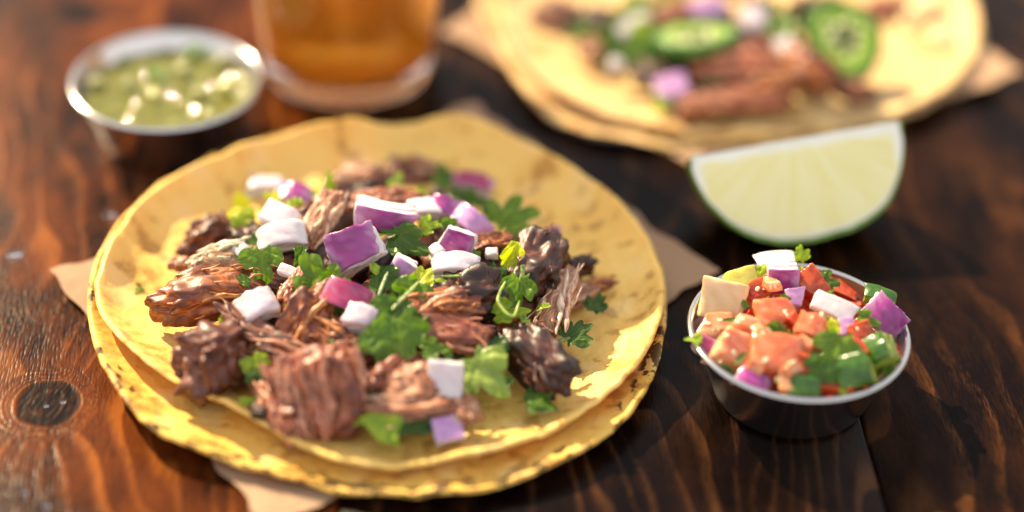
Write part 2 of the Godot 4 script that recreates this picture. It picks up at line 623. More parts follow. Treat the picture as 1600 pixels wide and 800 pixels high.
func make_tortillas() -> void:
	var grain := fine_noise(0.08, 4, 15, 512)
	var top_ring := [V(-118.4, 15.0, 44.7), V(-118.8, 15.0, 30.9), V(-115.7, 16.0, 12.8), V(-110.3, 16.0, -1.6), V(-101.6, 17.0, -14.7), V(-85.5, 18.0, -27.7), V(-68.7, 18.0, -38.7), V(-54.9, 19.0, -42.8), V(-42.7, 18.0, -43.5), V(-32.7, 18.0, -46.2), V(-19.5, 20.0, -49.2), V(-9.1, 19.0, -44.8), V(8.6, 17.0, -34.4), V(22.7, 17.0, -19.5), V(34.4, 16.0, -4.6), V(41.7, 15.0, 13.9), V(44.3, 15.0, 32.5), V(41.8, 14.0, 50.8), V(36.1, 12.0, 64.4), V(27.6, 11.0, 76.2), V(17.9, 10.0, 86.4), V(5.7, 9.5, 95.7), V(-7.7, 9.0, 101.9), V(-22.8, 8.5, 105.1), V(-36.1, 9.0, 107.5), V(-46.4, 9.0, 104.7), V(-57.2, 9.5, 99.0), V(-68.3, 10.0, 92.0), V(-83.2, 11.0, 83.7), V(-97.1, 12.0, 75.0), V(-106.5, 13.0, 66.0), V(-113.8, 14.0, 56.3)]
	var low_ring := [V(-121.1, 11.0, 42.1), V(-121.9, 11.0, 24.2), V(-118.0, 12.0, 5.8), V(-112.3, 12.0, -8.3), V(-103.2, 13.0, -20.8), V(-87.1, 13.0, -35.2), V(-69.6, 13.0, -45.6), V(-55.6, 13.0, -50.2), V(-43.2, 13.0, -50.1), V(-33.0, 13.0, -52.5), V(-19.7, 14.0, -55.9), V(-9.1, 13.0, -51.4), V(8.7, 12.0, -40.5), V(23.0, 12.0, -25.7), V(35.1, 12.0, -9.3), V(42.6, 11.0, 7.7), V(45.4, 11.0, 27.8), V(44.5, 10.0, 47.0), V(41.2, 8.0, 63.4), V(34.3, 7.0, 79.1), V(23.8, 6.0, 91.8), V(10.2, 5.0, 102.3), V(-3.9, 4.5, 109.4), V(-17.2, 4.0, 112.4), V(-32.2, 4.0, 113.4), V(-47.5, 4.5, 111.3), V(-63.1, 5.0, 107.5), V(-80.8, 6.5, 101.5), V(-93.5, 8.0, 96.2), V(-103.0, 9.0, 85.6), V(-111.5, 10.0, 71.9), V(-117.4, 10.5, 58.0)]
	var upper := tortilla_material(tortilla_texture(1, top_ring, lin(0.93, 0.65, 0.18), lin(0.84, 0.49, 0.10), 0.0), grain)
	var lower := tortilla_material(tortilla_texture(2, low_ring, lin(0.88, 0.57, 0.125), lin(0.77, 0.41, 0.06), 1.08), grain)
	single("tortilla", tortilla_mesh(low_ring, 1.6, 1.5, 0.55, 4), lower, "lower corn tortilla of the front taco, scorched along its front edge", "tortilla", Vector3.ZERO, Basis(), "corn tortillas")
	single("tortilla", tortilla_mesh(top_ring, 3.6, 1.5, 0.55, 5), upper, "upper corn tortilla of the front taco with raised yellow rim holding the pork", "tortilla", Vector3.ZERO, Basis(), "corn tortillas")
	var back_top := [V(-7.1, 10.0, -122.5), V(-3.3, 10.0, -107.5), V(8.2, 9.0, -87.7), V(21.2, 8.0, -75.4), V(36.3, 6.0, -69.9), V(53.2, 5.0, -65.8), V(72.4, 5.0, -67.4), V(96.1, 5.0, -70.6), V(120.6, 5.0, -79.3), V(139.3, 6.0, -90.6), V(153.9, 7.0, -109.0), V(162.9, 8.0, -132.2), V(164.5, 9.0, -158.3), V(157.1, 10.0, -190.2), V(135.9, 11.0, -217.7), V(104.5, 12.0, -231.8), V(69.2, 12.0, -233.9), V(33.5, 12.0, -216.5), V(9.0, 12.0, -190.2), V(-4.7, 11.0, -158.2), V(-8.7, 10.0, -138.3)]
	var back_low := [V(-16.9, 7.0, -145.2), V(-10.8, 6.0, -124.6), V(-4.1, 5.0, -102.8), V(5.2, 4.0, -80.4), V(17.3, 2.5, -66.7), V(32.2, 2.0, -61.7), V(51.2, 2.0, -61.0), V(72.7, 2.0, -66.6), V(96.6, 2.0, -71.7), V(121.1, 2.4, -80.6), V(140.1, 3.0, -93.4), V(155.6, 4.0, -112.8), V(165.4, 5.0, -137.5), V(167.7, 6.0, -163.9), V(159.8, 7.0, -197.1), V(137.1, 8.0, -224.8), V(105.5, 9.0, -239.1), V(69.9, 9.0, -241.7), V(31.3, 9.0, -225.0), V(4.1, 9.0, -198.1), V(-13.0, 8.0, -165.3)]
	var back_lower := tortilla_material(tortilla_texture(3, back_top, lin(0.74, 0.52, 0.24), lin(0.60, 0.37, 0.13), 0.2), grain)
	single("tortilla", tortilla_mesh(back_low, 1.6, 1.8, 0.55, 6), back_lower, "lower corn tortilla of the back taco with its left edge sticking out", "tortilla", Vector3.ZERO, Basis(), "corn tortillas")
	single("tortilla", tortilla_mesh(back_top, 3.6, 1.8, 0.60, 7), back_lower, "upper corn tortilla of the back taco under the jalapeno slices", "tortilla", Vector3.ZERO, Basis(), "corn tortillas")


# ------------------------------------------------------------------ cups, glass, lime

func steel_cup(label: String, at: Vector3) -> Node3D:
	var t := thing("steel_cup", label, "cup", at, "small steel sauce cups")
	put("bowl", lathe([Vector2(0.01, 0.6), Vector2(19.0, 0.6), Vector2(20.6, 0.1), Vector2(21.4, 0.3), Vector2(22.0, 1.4), Vector2(24.2, 8.0), Vector2(27.0, 15.5), Vector2(29.6, 21.6), Vector2(29.2, 21.7), Vector2(26.5, 15.7), Vector2(23.7, 8.2), Vector2(21.5, 2.0), Vector2(20.4, 1.2), Vector2(0.01, 1.2)], 96), M.steel, t)
	var lip := []
	for k in 13:
		var a := TAU * k / 12.0
		lip.append(Vector2(30.1 + 0.9 * cos(a), 21.9 + 0.7 * sin(a)))
	put("rolled_rim", lathe(lip, 96), M.steel_rim, t)
	return t


func make_cups() -> void:
	var right := V(80.5, 22.0, 58.0)
	var left := V(-114.2, 22.0, -57.6)
	steel_cup("small steel cup heaped with red pico de gallo at right", Vector3(right.x, 0, right.z))
	steel_cup("small steel cup of green salsa behind the front taco at left", Vector3(left.x, 0, left.z))
	single("pico_juice", lathe([Vector2(0.01, 2.0), Vector2(21.0, 2.2), Vector2(25.6, 13.6), Vector2(23.0, 14.2), Vector2(12.0, 16.0), Vector2(0.01, 17.0)], 64), M.red_juice, "dark red tomato juice pooled between the pieces of pico de gallo", "juice", Vector3(right.x, 0, right.z))
	var p := PackedVector3Array()
	for j in 26:
		for i in 73:
			var a := TAU * i / 72.0
			var r := 27.6 * j / 25.0
			var x := r * cos(a)
			var z := r * sin(a)
			p.append(Vector3(x, 16.6 + 0.7 * noise.get_noise_2d(x * 0.12, z * 0.12) + 0.2 * noise.get_noise_2d(x * 0.3, z * 0.3) + 0.5 * pow(r / 27.6, 6.0), z) * 0.001)
	for q in [Vector2(25.8, 14.0), Vector2(21.6, 2.6), Vector2(0.01, 2.2)]:
		for i in 73:
			p.append(Vector3(q.x * cos(TAU * i / 72.0), q.y, q.x * sin(TAU * i / 72.0)) * 0.001)
	single("green_salsa", grid(p, PackedColorArray(), 73, 29, true), M.green_salsa, "glossy green tomatillo salsa filling the left steel cup", "salsa", Vector3(left.x, 0, left.z))
	salsa_bits(Vector3(left.x, 0.0178, left.z))


func salsa_bits(at: Vector3) -> void:
	var bits := [["pale diced onion bit at the left edge of the green salsa", V(-137.6, 18.6, -59.6), 1], ["white onion shaving floating left of centre in the green salsa", V(-127.4, 18.6, -60.5), 1], ["bright green cilantro shred in the middle of the green salsa", V(-119.2, 19.0, -66.9), 0], ["white onion bit behind the centre of the green salsa", V(-111.0, 19.0, -69.2), 1], ["pale onion bit right of centre in the green salsa", V(-103.4, 19.0, -56.4), 1], ["dark cilantro shred near the back rim of the green salsa", V(-110.0, 18.6, -80.6), 0], ["grey green onion bit at the right back of the green salsa", V(-99.5, 18.6, -77.4), 1], ["pale tomatillo chunk at the centre front of the green salsa", V(-118.0, 18.8, -54.3), 2], ["yellow tomatillo seed cluster at the right of the green salsa", V(-95.7, 18.6, -60.4), 2], ["small white onion bit near the front rim of the green salsa", V(-98.5, 18.4, -43.9), 1]]
	var k := 0
	for b in bits:
		k += 1
		if b[2] == 0:
			single("cilantro_shred", leaf(9.0, 7.0, 3, 40 + k, lin(0.09, 0.22, 0.02), 0.4, 0.3), M.leaf, b[0], "herb", b[1], turned(40.0 * k, 15, 10), "bits in the green salsa")
		else:
			var c := lin(0.34, 0.36, 0.15) if b[2] == 1 else lin(0.36, 0.36, 0.09)
			single("onion_bit" if b[2] == 1 else "tomatillo_bit", dice(Vector3(3.4, 1.5, 2.5) * 0.62, k + 60, 0.6, 0.35, 0.1, c, c, 6), M.onion_flesh, b[0], "onion" if b[2] == 1 else "tomatillo", b[1], turned(33.0 * k, 12, 8), "bits in the green salsa")


func make_glass() -> void:
	var at := V(-60.3, 0.0, -106.6)
	var t := thing("drinking_glass", "clear tumbler with a thick base behind the front taco", "glass", at)
	put("glass_wall", lathe([Vector2(0.01, 1.4), Vector2(24.5, 1.2), Vector2(27.2, 0.3), Vector2(28.6, 1.0), Vector2(29.5, 3.2), Vector2(31.5, 30.0), Vector2(36.5, 129.0), Vector2(36.2, 130.4), Vector2(35.2, 130.8), Vector2(34.3, 130.2), Vector2(34.0, 129.0), Vector2(29.3, 31.0), Vector2(27.4, 13.0), Vector2(25.0, 8.7), Vector2(19.0, 7.7), Vector2(0.01, 7.5)], 96), M.glass, t)
	single("amber_drink", lathe([Vector2(0.01, 7.3), Vector2(18.9, 7.5), Vector2(25.2, 8.5), Vector2(27.65, 12.8), Vector2(29.5, 31.0), Vector2(33.2, 108.0), Vector2(32.3, 107.6), Vector2(0.01, 107.4)], 96), M.drink, "amber drink filling the tumbler", "drink", at)


func make_lime() -> void:
	# a quarter of a lime lying on its rind, its big cut face turned to the front; long axis x, core line at the origin
	var at := V(85.6, 31.0, -25.3)
	var t := thing("lime_wedge", "lime wedge lying on its rind with its pale cut face to the front", "lime", at)
	t.basis = Basis(Vector3.UP, deg_to_rad(15.0)) * Basis(Vector3.FORWARD, deg_to_rad(-4.5))
	var hx := 34.5
	var rr := 32.0
	var a0 := deg_to_rad(-52.0)    # the front cut runs from the core down to this direction (measured from straight front, y up)
	var a1 := deg_to_rad(-126.0)
	var edge := func(u: float) -> float: return pow(maxf(0.0, 1.0 - pow(absf(u), 2.0 if u < 0.0 else 3.4)), 0.5) * rr * (1.0 - 0.05 * u)
	var shell := func(u: float, a: float, cut: float) -> Vector3:
		var r: float = edge.call(u) - cut
		var bump := 0.25 * noise.get_noise_2d(u * 6.0, a * 4.0)
		return Vector3(u * hx, sin(a) * (maxf(r, 0.0) + bump), cos(a) * (maxf(r, 0.0) + bump)) * 0.001
	# rind: a shell 1.3 thick
	var p := PackedVector3Array()
	var nu := 49
	var na := 20
	for side in 2:
		for j in na + 1:
			var jj := j if side == 0 else na - j
			for i in nu:
				var u := sin((float(i) / (nu - 1) - 0.5) * PI)
				p.append(shell.call(u, lerpf(a0, a1, float(jj) / na), 0.0 if side == 0 else 1.3))
	for i in nu:
		p.append(p[i])
	put("rind", grid(p, PackedColorArray(), nu, 2 * na + 3, false), M.lime_rind, t)
	# pith: the wedge inside the rind, and the pulp segments proud of its two cut faces
	p = PackedVector3Array()
	for j in na + 3:
		for i in nu:
			var u := sin((float(i) / (nu - 1) - 0.5) * PI)
			if j == 0 or j == na + 2:
				p.append(Vector3(u * hx * 0.97, 0.0, 0.0) * 0.001 + Vector3(0, 0.0003 * noise.get_noise_2d(u * 9.0, 3.0), 0))
			else:
				p.append(shell.call(u * 0.985, lerpf(a0 - 0.004, a1 + 0.004, float(j - 1) / na), 1.25))
	put("pith", grid(p, PackedColorArray(), nu, na + 3, false), M.lime_pith, t)
	var faces := [a0, a1]
	for f in 2:
		var a: float = faces[f]
		var d := Vector3(0, sin(a), cos(a))
		var n := Vector3(0, cos(a), -sin(a)) * (1.0 if f == 0 else -1.0)
		p = PackedVector3Array()
		var c := PackedColorArray()
		var nr := 40
		var nu2 := 121
		for j in nr + 1:
			for i in nu2:
				var s := float(i) / (nu2 - 1) * 2.0 - 1.0
				var k := float(j) / nr
				var u := s * 0.955
				var most: float = edge.call(u) - 1.9
				var r := lerpf(0.35, maxf(most, 0.4), k)
				# a white core line along the top and a white band under the rind; juicy in between
				var inside := smoothstep(1.6, 4.2, r + 0.5 * noise.get_noise_2d(s * 3.0, 8.0)) * smoothstep(0.7, 2.7, most + 1.0 - r) * smoothstep(0.02, 0.10, 1.0 - absf(s))
				var q := Vector3(u * hx, 0, 0) + d * r + n * (0.05 + 0.25 * inside + 0.05 * noise.get_noise_2d(u * 8.0, r * 0.14))
				p.append(q * 0.001)
				var ray := atan2(r + 6.0, u * hx * 0.8)
				var w := clampf(0.45 + 0.35 * noise.get_noise_2d(ray * 7.0, r * 0.05) + 0.5 * exp(-pow(wrapf(ray * 2.6, -0.5, 0.5) * 9.0, 2.0)), 0.0, 1.0)
				c.append(lin(0.88, 0.87, 0.78).lerp(lin(0.84, 0.76, 0.30).lerp(lin(0.88, 0.82, 0.44), w), inside))
		var mesh := grid(p, c, nu2, nr + 1, false)
		put("pulp", mesh, M.lime_pulp, t)


# ------------------------------------------------------------------ pieces of food

# a lump of slow cooked meat; its muscle fibres run along x. size: half lengths in mm
func chunk(size: Vector3, seed_: int, groove: float, lump: float, square: float, bend: float, low: Color, mid: Color, high: Color) -> ArrayMesh:
	var nu := 65
	var nv := 45
	var p := PackedVector3Array()
	var uv := PackedVector2Array()
	var c := PackedColorArray()
	var o := seed_ * 17.7
	var e := lerpf(1.0, 0.45, square)
	for j in nv:
		var f := PI * j / (nv - 1)
		for i in nu:
			var g := TAU * (i % (nu - 1)) / (nu - 1)
			var d := Vector3(-cos(f), sin(f) * cos(g), sin(f) * sin(g))
			var b := Vector3(signf(d.x) * pow(absf(d.x), e), signf(d.y) * pow(absf(d.y), e), signf(d.z) * pow(absf(d.z), e))
			var q := b * size
			var big := noise.get_noise_3d(d.x * 0.9 + o, d.y * 0.9, d.z * 0.9)
			var mids := noise.get_noise_3d(d.x * 2.3, d.y * 2.3 + o, d.z * 2.3)
			var bent := Vector3(q.x, q.y + 2.6 * noise.get_noise_3d(q.x * 0.09 + o, q.y * 0.07, q.z * 0.07), q.z + 2.6 * noise.get_noise_3d(q.x * 0.09, q.y * 0.07 + o, q.z * 0.07))
			var strand := noise.get_noise_3d(bent.x * 0.05, bent.y * 0.22 + o, bent.z * 0.22)
			var strand2 := noise.get_noise_3d(bent.x * 0.10, bent.y * 0.55, bent.z * 0.55 + o)
			var rough := noise.get_noise_3d(q.x * 0.8 + o, q.y * 0.8, q.z * 0.8)
			var tip := smoothstep(0.6, 1.0, absf(d.x))
			q *= 1.0 + lump * (0.62 * big + 0.36 * mids)
			var inward := groove * (absf(strand) * 1.5 + absf(strand2) * 0.45 - 0.3) - 0.13 * rough
			q -= d * inward
			q.x += signf(d.x) * tip * groove * 0.9 * (0.6 * strand2 + strand)
			q.y += bend * (q.x * q.x) / maxf(size.x, 1.0)
			p.append(q * 0.001)
			uv.append(Vector2(float(i) / (nu - 1) + 0.13 * seed_ + (0.07 * noise.get_noise_3d(q.x * 0.12, q.y * 0.1, q.z * 0.1 + o)), float(j) / (nv - 1) + 0.05 * mids))
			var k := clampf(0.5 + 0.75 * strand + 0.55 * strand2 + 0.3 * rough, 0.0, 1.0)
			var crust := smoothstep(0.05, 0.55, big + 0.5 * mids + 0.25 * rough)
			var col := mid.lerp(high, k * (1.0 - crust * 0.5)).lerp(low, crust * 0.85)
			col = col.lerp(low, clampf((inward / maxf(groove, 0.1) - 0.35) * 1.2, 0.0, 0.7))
			c.append(col)
	return grid(p, c, nu, nv, true, uv)


func fibre(length: float, radius: float, seed_: int, color: Color) -> ArrayMesh:
	var path := []
	var radii := []
	for k in 15:
		var s := k / 14.0
		path.append(Vector3((s - 0.5) * length, 0.7 * noise.get_noise_2d(s * 1.6, seed_ * 5.0), 0.7 * noise.get_noise_2d(s * 1.6 + 7.0, seed_ * 5.0)))
		radii.append(radius * pow(maxf(0.02, sin(PI * clampf(s, 0.015, 0.985))), 0.45) * (1.0 + 0.35 * noise.get_noise_2d(s * 5.0, seed_ * 2.0)))
	return tube(path, radii, color, seed_, 9)


const LOOKS := {
	"brown": [Color(0.085, 0.024, 0.010), Color(0.28, 0.098, 0.044), Color(0.46, 0.20, 0.10)],
	"crisp": [Color(0.15, 0.034, 0.008), Color(0.44, 0.135, 0.034), Color(0.66, 0.28, 0.090)],
	"pink": [Color(0.20, 0.055, 0.028), Color(0.45, 0.155, 0.085), Color(0.66, 0.30, 0.175)],
	"dark": [Color(0.022, 0.009, 0.006), Color(0.075, 0.026, 0.017), Color(0.17, 0.066, 0.044)],
	"mauve": [Color(0.13, 0.044, 0.030), Color(0.29, 0.120, 0.080), Color(0.46, 0.25, 0.18)],
	"pale": [Color(0.38, 0.16, 0.080), Color(0.62, 0.33, 0.19), Color(0.80, 0.56, 0.39)],
	"fat": [Color(0.46, 0.32, 0.16), Color(0.66, 0.54, 0.32), Color(0.78, 0.71, 0.52)],
}


# size: whole lengths in mm; fibres: how many loose strands lie on it
func meat(label: String, at: Vector3, size: Vector3, look: String, turn: Basis, seed_: int, fibres := 0, groove := 0.9, lump := 0.42, square := 0.4, bend := 0.0, group := "pork pieces on the front taco") -> Node3D:
	var l: Array = LOOKS[look]
	size *= 1.08
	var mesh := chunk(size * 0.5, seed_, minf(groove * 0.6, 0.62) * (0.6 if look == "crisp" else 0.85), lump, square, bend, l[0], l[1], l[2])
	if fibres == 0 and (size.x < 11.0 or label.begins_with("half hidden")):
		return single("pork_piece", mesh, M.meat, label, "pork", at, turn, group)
	var t := thing("pork_piece", label, "pork", at, group)
	t.basis = turn
	put("flesh", mesh, M.meat, t)
	var proud := 0.51 if groove >= 1.3 else 0.46
	var r := RandomNumberGenerator.new()
	r.seed = seed_
	for k in fibres:
		var a := r.randf_range(-0.5, PI + 0.5)
		var f := put("fibre", fibre(size.x * r.randf_range(0.6, 1.0), r.randf_range(0.6, 1.05) * (1.75 if groove >= 1.3 else 1.0), seed_ * 10 + k, l[1].lerp(l[2], r.randf())), M.fibre, t)
		f.position = Vector3(r.randf_range(-0.1, 0.1) * size.x, sin(a) * size.y * proud, cos(a) * size.z * proud) * 0.001
		f.rotation = Vector3(0, r.randf_range(-0.10, 0.10), r.randf_range(-0.06, 0.06))
	for k in 6:
		# loose frayed strands
		var a := r.randf_range(-0.2, PI + 0.2)
		var f := put("fibre", fibre(size.x * r.randf_range(0.25, 0.55), r.randf_range(0.2, 0.38), seed_ * 10 + 50 + k, l[1].lerp(l[2], r.randf_range(0.3, 1.0))), M.fibre, t)
		f.position = Vector3(r.randf_range(-0.42, 0.42) * size.x, sin(a) * size.y * 0.48, cos(a) * size.z * 0.48) * 0.001
		f.rotation = Vector3(0, r.randf_range(-0.6, 0.6), r.randf_range(-0.5, 0.5))
	return t


# a cut cube with soft edges, uneven corners and an optional curve, as a closed surface; half lengths in mm
func dice(half: Vector3, seed_: int, round_: float, warp: float, bend: float, one: Color, two: Color, n := 10, from_y := -1.0, to_y := 1.0, grow := 0.0, stain := Color(0, 0, 0, 0), streak := 0.0) -> ArrayMesh:
	var st := SurfaceTool.new()
	st.begin(Mesh.PRIMITIVE_TRIANGLES)
	st.set_smooth_group(0)
	var r := RandomNumberGenerator.new()
	r.seed = seed_ * 7919
	var off := []
	for k in 8:
		off.append(Vector3(r.randf_range(-1, 1), r.randf_range(-1, 1) * 0.6, r.randf_range(-1, 1)) * warp)
	var least := minf(half.x, minf(half.y, half.z))
	var rad := round_ * least
	var axes := [[Vector3.RIGHT, Vector3.UP, Vector3.BACK], [Vector3.LEFT, Vector3.BACK, Vector3.UP], [Vector3.UP, Vector3.BACK, Vector3.RIGHT], [Vector3.DOWN, Vector3.RIGHT, Vector3.BACK], [Vector3.BACK, Vector3.RIGHT, Vector3.UP], [Vector3.FORWARD, Vector3.UP, Vector3.RIGHT]]
	for ax in axes:
		var pts := []
		var cols := []
		for j in n + 1:
			for i in n + 1:
				# more points near the edges, where the rounding is
				var s := sin((float(i) / n - 0.5) * PI)
				var t := sin((float(j) / n - 0.5) * PI)
				var q: Vector3 = ax[0] + ax[1] * s + ax[2] * t
				q.y = lerpf(from_y, to_y, q.y * 0.5 + 0.5)
				var full := q * half
				var lo := Vector3(-half.x, half.y * from_y, -half.z)
				var hi := Vector3(half.x, half.y * to_y, half.z)
				var rr := minf(rad, (hi.y - lo.y) * 0.49)
				var core := full.clamp(lo + Vector3.ONE * rr, hi - Vector3.ONE * rr)
				var pos := core + (full - core).normalized() * rr
				# corner offsets, trilinear
				var u := pos / half * 0.5 + Vector3.ONE * 0.5
				var shift := Vector3.ZERO
				for k in 8:
					var wx := u.x if k & 1 else 1.0 - u.x
					var wy := u.y if k & 2 else 1.0 - u.y
					var wz := u.z if k & 4 else 1.0 - u.z
					shift += off[k] * wx * wy * wz
				pos += shift * half
				pos.y -= bend * pos.x * pos.x / maxf(half.x, 0.1)
				var nn := noise.get_noise_3d(pos.x * 0.35 + seed_ * 5.0, pos.y * 0.35, pos.z * 0.35)
				var nf := noise.get_noise_3d(pos.x * 1.3, pos.y * 1.3 + seed_ * 5.0, pos.z * 1.3)
				pos += q.normalized() * (0.13 * least * nn + 0.06 * nf + grow)
				pts.append(pos * 0.001)
				var col := one.lerp(two, clampf(0.5 + 1.1 * nn + 0.25 * nf, 0, 1))
				if stain.a > 0.0:
					var st_k := smoothstep(0.0, 1.0, pos.y / half.y + 0.35 * nn) * stain.a
					col = col.lerp(Color(stain.r, stain.g, stain.b), st_k)
				if streak > 0.0:
					var vein := noise.get_noise_2d(pos.x * 0.10 + seed_ * 3.0, pos.z * 0.9)
					var fade := smoothstep(0.55, 1.0, absf(pos.x) / half.x + 0.3 * nn)
					col = col.lerp(lin(0.62, 0.42, 0.58), clampf(0.10 * vein + 0.42 * fade, 0.0, 0.8) * streak)
				cols.append(col)
		for j in n:
			for i in n:
				var a := j * (n + 1) + i
				for k in [a, a + n + 2, a + 1, a, a + n + 1, a + n + 2]:
					st.set_color(cols[k])
					st.add_vertex(pts[k])
	st.generate_normals()
	return st.commit()


const PURPLE := [Color(0.30, 0.035, 0.22), Color(0.20, 0.02, 0.15)]
const MAGENTA := [Color(0.36, 0.03, 0.10), Color(0.24, 0.015, 0.09)]
const LILAC := [Color(0.50, 0.28, 0.50), Color(0.40, 0.18, 0.42)]


# a piece of red onion: white flesh layers under a coloured outer skin (the +y side). size: whole lengths in mm; skin "" leaves it out
func onion(label: String, at: Vector3, size: Vector3, turn: Basis, seed_: int, skin := "purple", bend := 0.25, layers := 1, group := "diced red onion on the front taco", warp := 0.16) -> Node3D:
	if layers == 1 and size.y >= 6.0:
		layers = 2 if size.y < 8.0 else 3
	bend *= 1.5
	var h := size * 0.43
	var white := lin(0.70, 0.67, 0.65)
	var tint := lin(0.66, 0.59, 0.60)
	var bleed := Color(0.62, 0.40, 0.56, 0.4)
	var soft := warp * 1.5
	if skin == "" and layers == 1:
		return single("onion_piece", dice(h, seed_, 0.36, soft, bend, white, tint, 10, -1.0, 1.0, 0.0, Color(0.72, 0.60, 0.68, 0.2)), M.onion_flesh, label, "onion", at, turn, group)
	var t := thing("onion_piece", label, "onion", at, group)
	t.basis = turn
	var top := 0.84 if skin else 1.0
	if layers == 1:
		put("flesh", dice(h, seed_, 0.30, soft, bend, white, tint, 10, -1.0, top, 0.0, bleed), M.onion_flesh, t)
	else:
		for k in layers:
			var a := lerpf(-1.0, top, float(k) / layers)
			var b := lerpf(-1.0, top, float(k + 1) / layers) - 0.03
			var g := put("layer", dice(h, seed_, 0.30, soft, bend, white, tint, 9, a, b, 0.0, bleed), M.onion_flesh, t)
			g.position = Vector3(0.05 * h.x * (k % 2) - 0.02 * h.x, 0, 0.05 * h.z * ((k + 1) % 2)) * 0.001
	if skin:
		var pair: Array = PURPLE if skin == "purple" else MAGENTA if skin == "magenta" else LILAC
		put("skin", dice(h, seed_, 0.30, soft, bend, pair[0], pair[1], 10, top - 0.03, 1.0, 0.05, Color(0, 0, 0, 0), 1.0), M.onion_skin, t)
	return t


# a cilantro leaf lying in xz, tip towards +x, centred; length and width in mm
func leaf(length: float, width: float, lobes: int, seed_: int, green: Color, fold: float, curl: float, cut := false) -> ArrayMesh:
	var nr := 14
	var na := 96
	var r := RandomNumberGenerator.new()
	r.seed = seed_ * 104729
	var span := deg_to_rad(118.0 if lobes >= 3 else 75.0)
	var mid := []
	var reach := []
	for k in lobes:
		mid.append(lerpf(-span * 0.78, span * 0.78, (k + 0.5 + r.randf_range(-0.14, 0.14)) / lobes))
		reach.append((1.0 - 0.30 * absf(mid[k]) / span) * r.randf_range(0.86, 1.06))
	var phase := r.randf() * 6.0
	var lean := r.randf_range(-0.5, 0.5)
	var pale := lin(minf(1.0, green.r * 1.7 + 0.02), minf(1.0, green.g * 1.45 + 0.02), green.b * 1.3 + 0.004)
	var p := PackedVector3Array()
	var c := PackedColorArray()
	for j in nr + 1:
		var s := float(j) / nr
		for i in na + 1:
			var th := lerpf(-span, span, float(i) / na)
			var r_out := 0.0
			var vein := 0.0
			if cut:
				# a chopped scrap: straight edges
				var w := wrapf(th * 1.55 + lean, -PI, PI)
				var m := 9.0
				for k in 4:
					var dd: float = cos(w - (k * PI / 2 + 0.35 * lean * (k % 2)))
					if dd > 0.05:
						m = minf(m, (0.62 + 0.16 * float((k + seed_) % 3)) / dd)
				r_out = minf(m, 1.25)
				vein = exp(-th * th * 60.0)
			else:
				for k in lobes:
					var d: float = (th - mid[k]) / (span * 0.95 / lobes)
					var v: float = reach[k] * pow(maxf(0.0, 1.0 - 0.72 * d * d), 0.7)
					r_out = maxf(r_out, v)
					vein = maxf(vein, exp(-pow(th - mid[k], 2.0) * 260.0 * (0.25 + s)))
				var tooth := absf(fposmod(th * 3.3 + phase, 2.0) - 1.0)
				r_out = maxf(r_out, 0.34)
				r_out *= 0.86 + 0.17 * sqrt(tooth) + 0.025 * sin(th * 15.0 + phase)
			var rad := s * r_out
			var x := cos(th) * rad
			var z := sin(th) * rad
			var wave := noise.get_noise_2d(x * 1.6 + seed_ * 3.0, z * 1.6)
			var y := fold * 0.45 * absf(z) - curl * (x * x) * 0.55 + 0.09 * wave * s + 0.02 * noise.get_noise_2d(x * 5.0, z * 5.0 + seed_)
			y += 0.03 * vein * s
			p.append(Vector3((x - 0.42) * length * 0.75, y * length * 0.62, z * width * 0.66) * 0.001)
			var k2 := clampf(0.75 * vein * (1.0 - s * 0.6) + 0.25 + 0.35 * wave, 0.0, 1.0)
			c.append(green.lerp(pale, k2))
	return grid(p, c, na + 1, nr + 1, false)


const GREENS := {
	"mid": Color(0.115, 0.235, 0.022), "dark": Color(0.038, 0.100, 0.012), "bright": Color(0.29, 0.45, 0.030), "pale": Color(0.31, 0.46, 0.095), "yellow": Color(0.50, 0.58, 0.025), "deep": Color(0.066, 0.155, 0.018),
}


func herb(label: String, at: Vector3, length: float, width: float, lobes: int, color: String, turn: Basis, seed_: int, fold := 0.5, curl := 0.4, stem := 0.0, cut := false, group := "cilantro leaves on the front taco") -> Node3D:
	var mesh := leaf(length, width, lobes, seed_, GREENS[color], fold, curl, cut)
	if stem == 0.0:
		return single("cilantro_leaf", mesh, M.leaf, label, "herb", at, turn, group)
	var t := thing("cilantro_leaf", label, "herb", at, group)
	t.basis = turn
	put("blade", mesh, M.leaf, t)
	var path := []
	var radii := []
	for k in 9:
		var s := k / 8.0
		path.append(Vector3(-0.315 * length + 0.06 * length * (1.0 - s) - s * stem, -0.05 * stem * s * s * 3.0, 0.16 * stem * sin(s * 2.4 + seed_)))
		radii.append(0.55 + 0.15 * s)
	put("stem", tube(path, radii, GREENS[color].lerp(lin(0.40, 0.50, 0.12), 0.5), seed_, 8), M.stem, t)
	return t


func stalk(label: String, points: Array, radius: float, color: Color, seed_: int, called := "cilantro_sprig", category := "herb", group := "cilantro leaves on the front taco", material := "stem") -> Node3D:
	var middle := Vector3.ZERO
	for q in points:
		middle += q / points.size()
	var path := []
	var radii := []
	for k in 17:
		var s := k / 16.0 * (points.size() - 1)
		var i := mini(int(s), points.size() - 2)
		var a: Vector3 = points[i]
		path.append((a.cubic_interpolate(points[i + 1], points[maxi(i - 1, 0)], points[mini(i + 2, points.size() - 1)], s - i) - middle) * 1000.0)
		radii.append(radius * pow(maxf(0.03, sin(PI * clampf(k / 16.0, 0.02, 0.98))), 0.3))
	return single(called, tube(path, radii, color, seed_, 9), M[material], label, category, middle, Basis(), group)


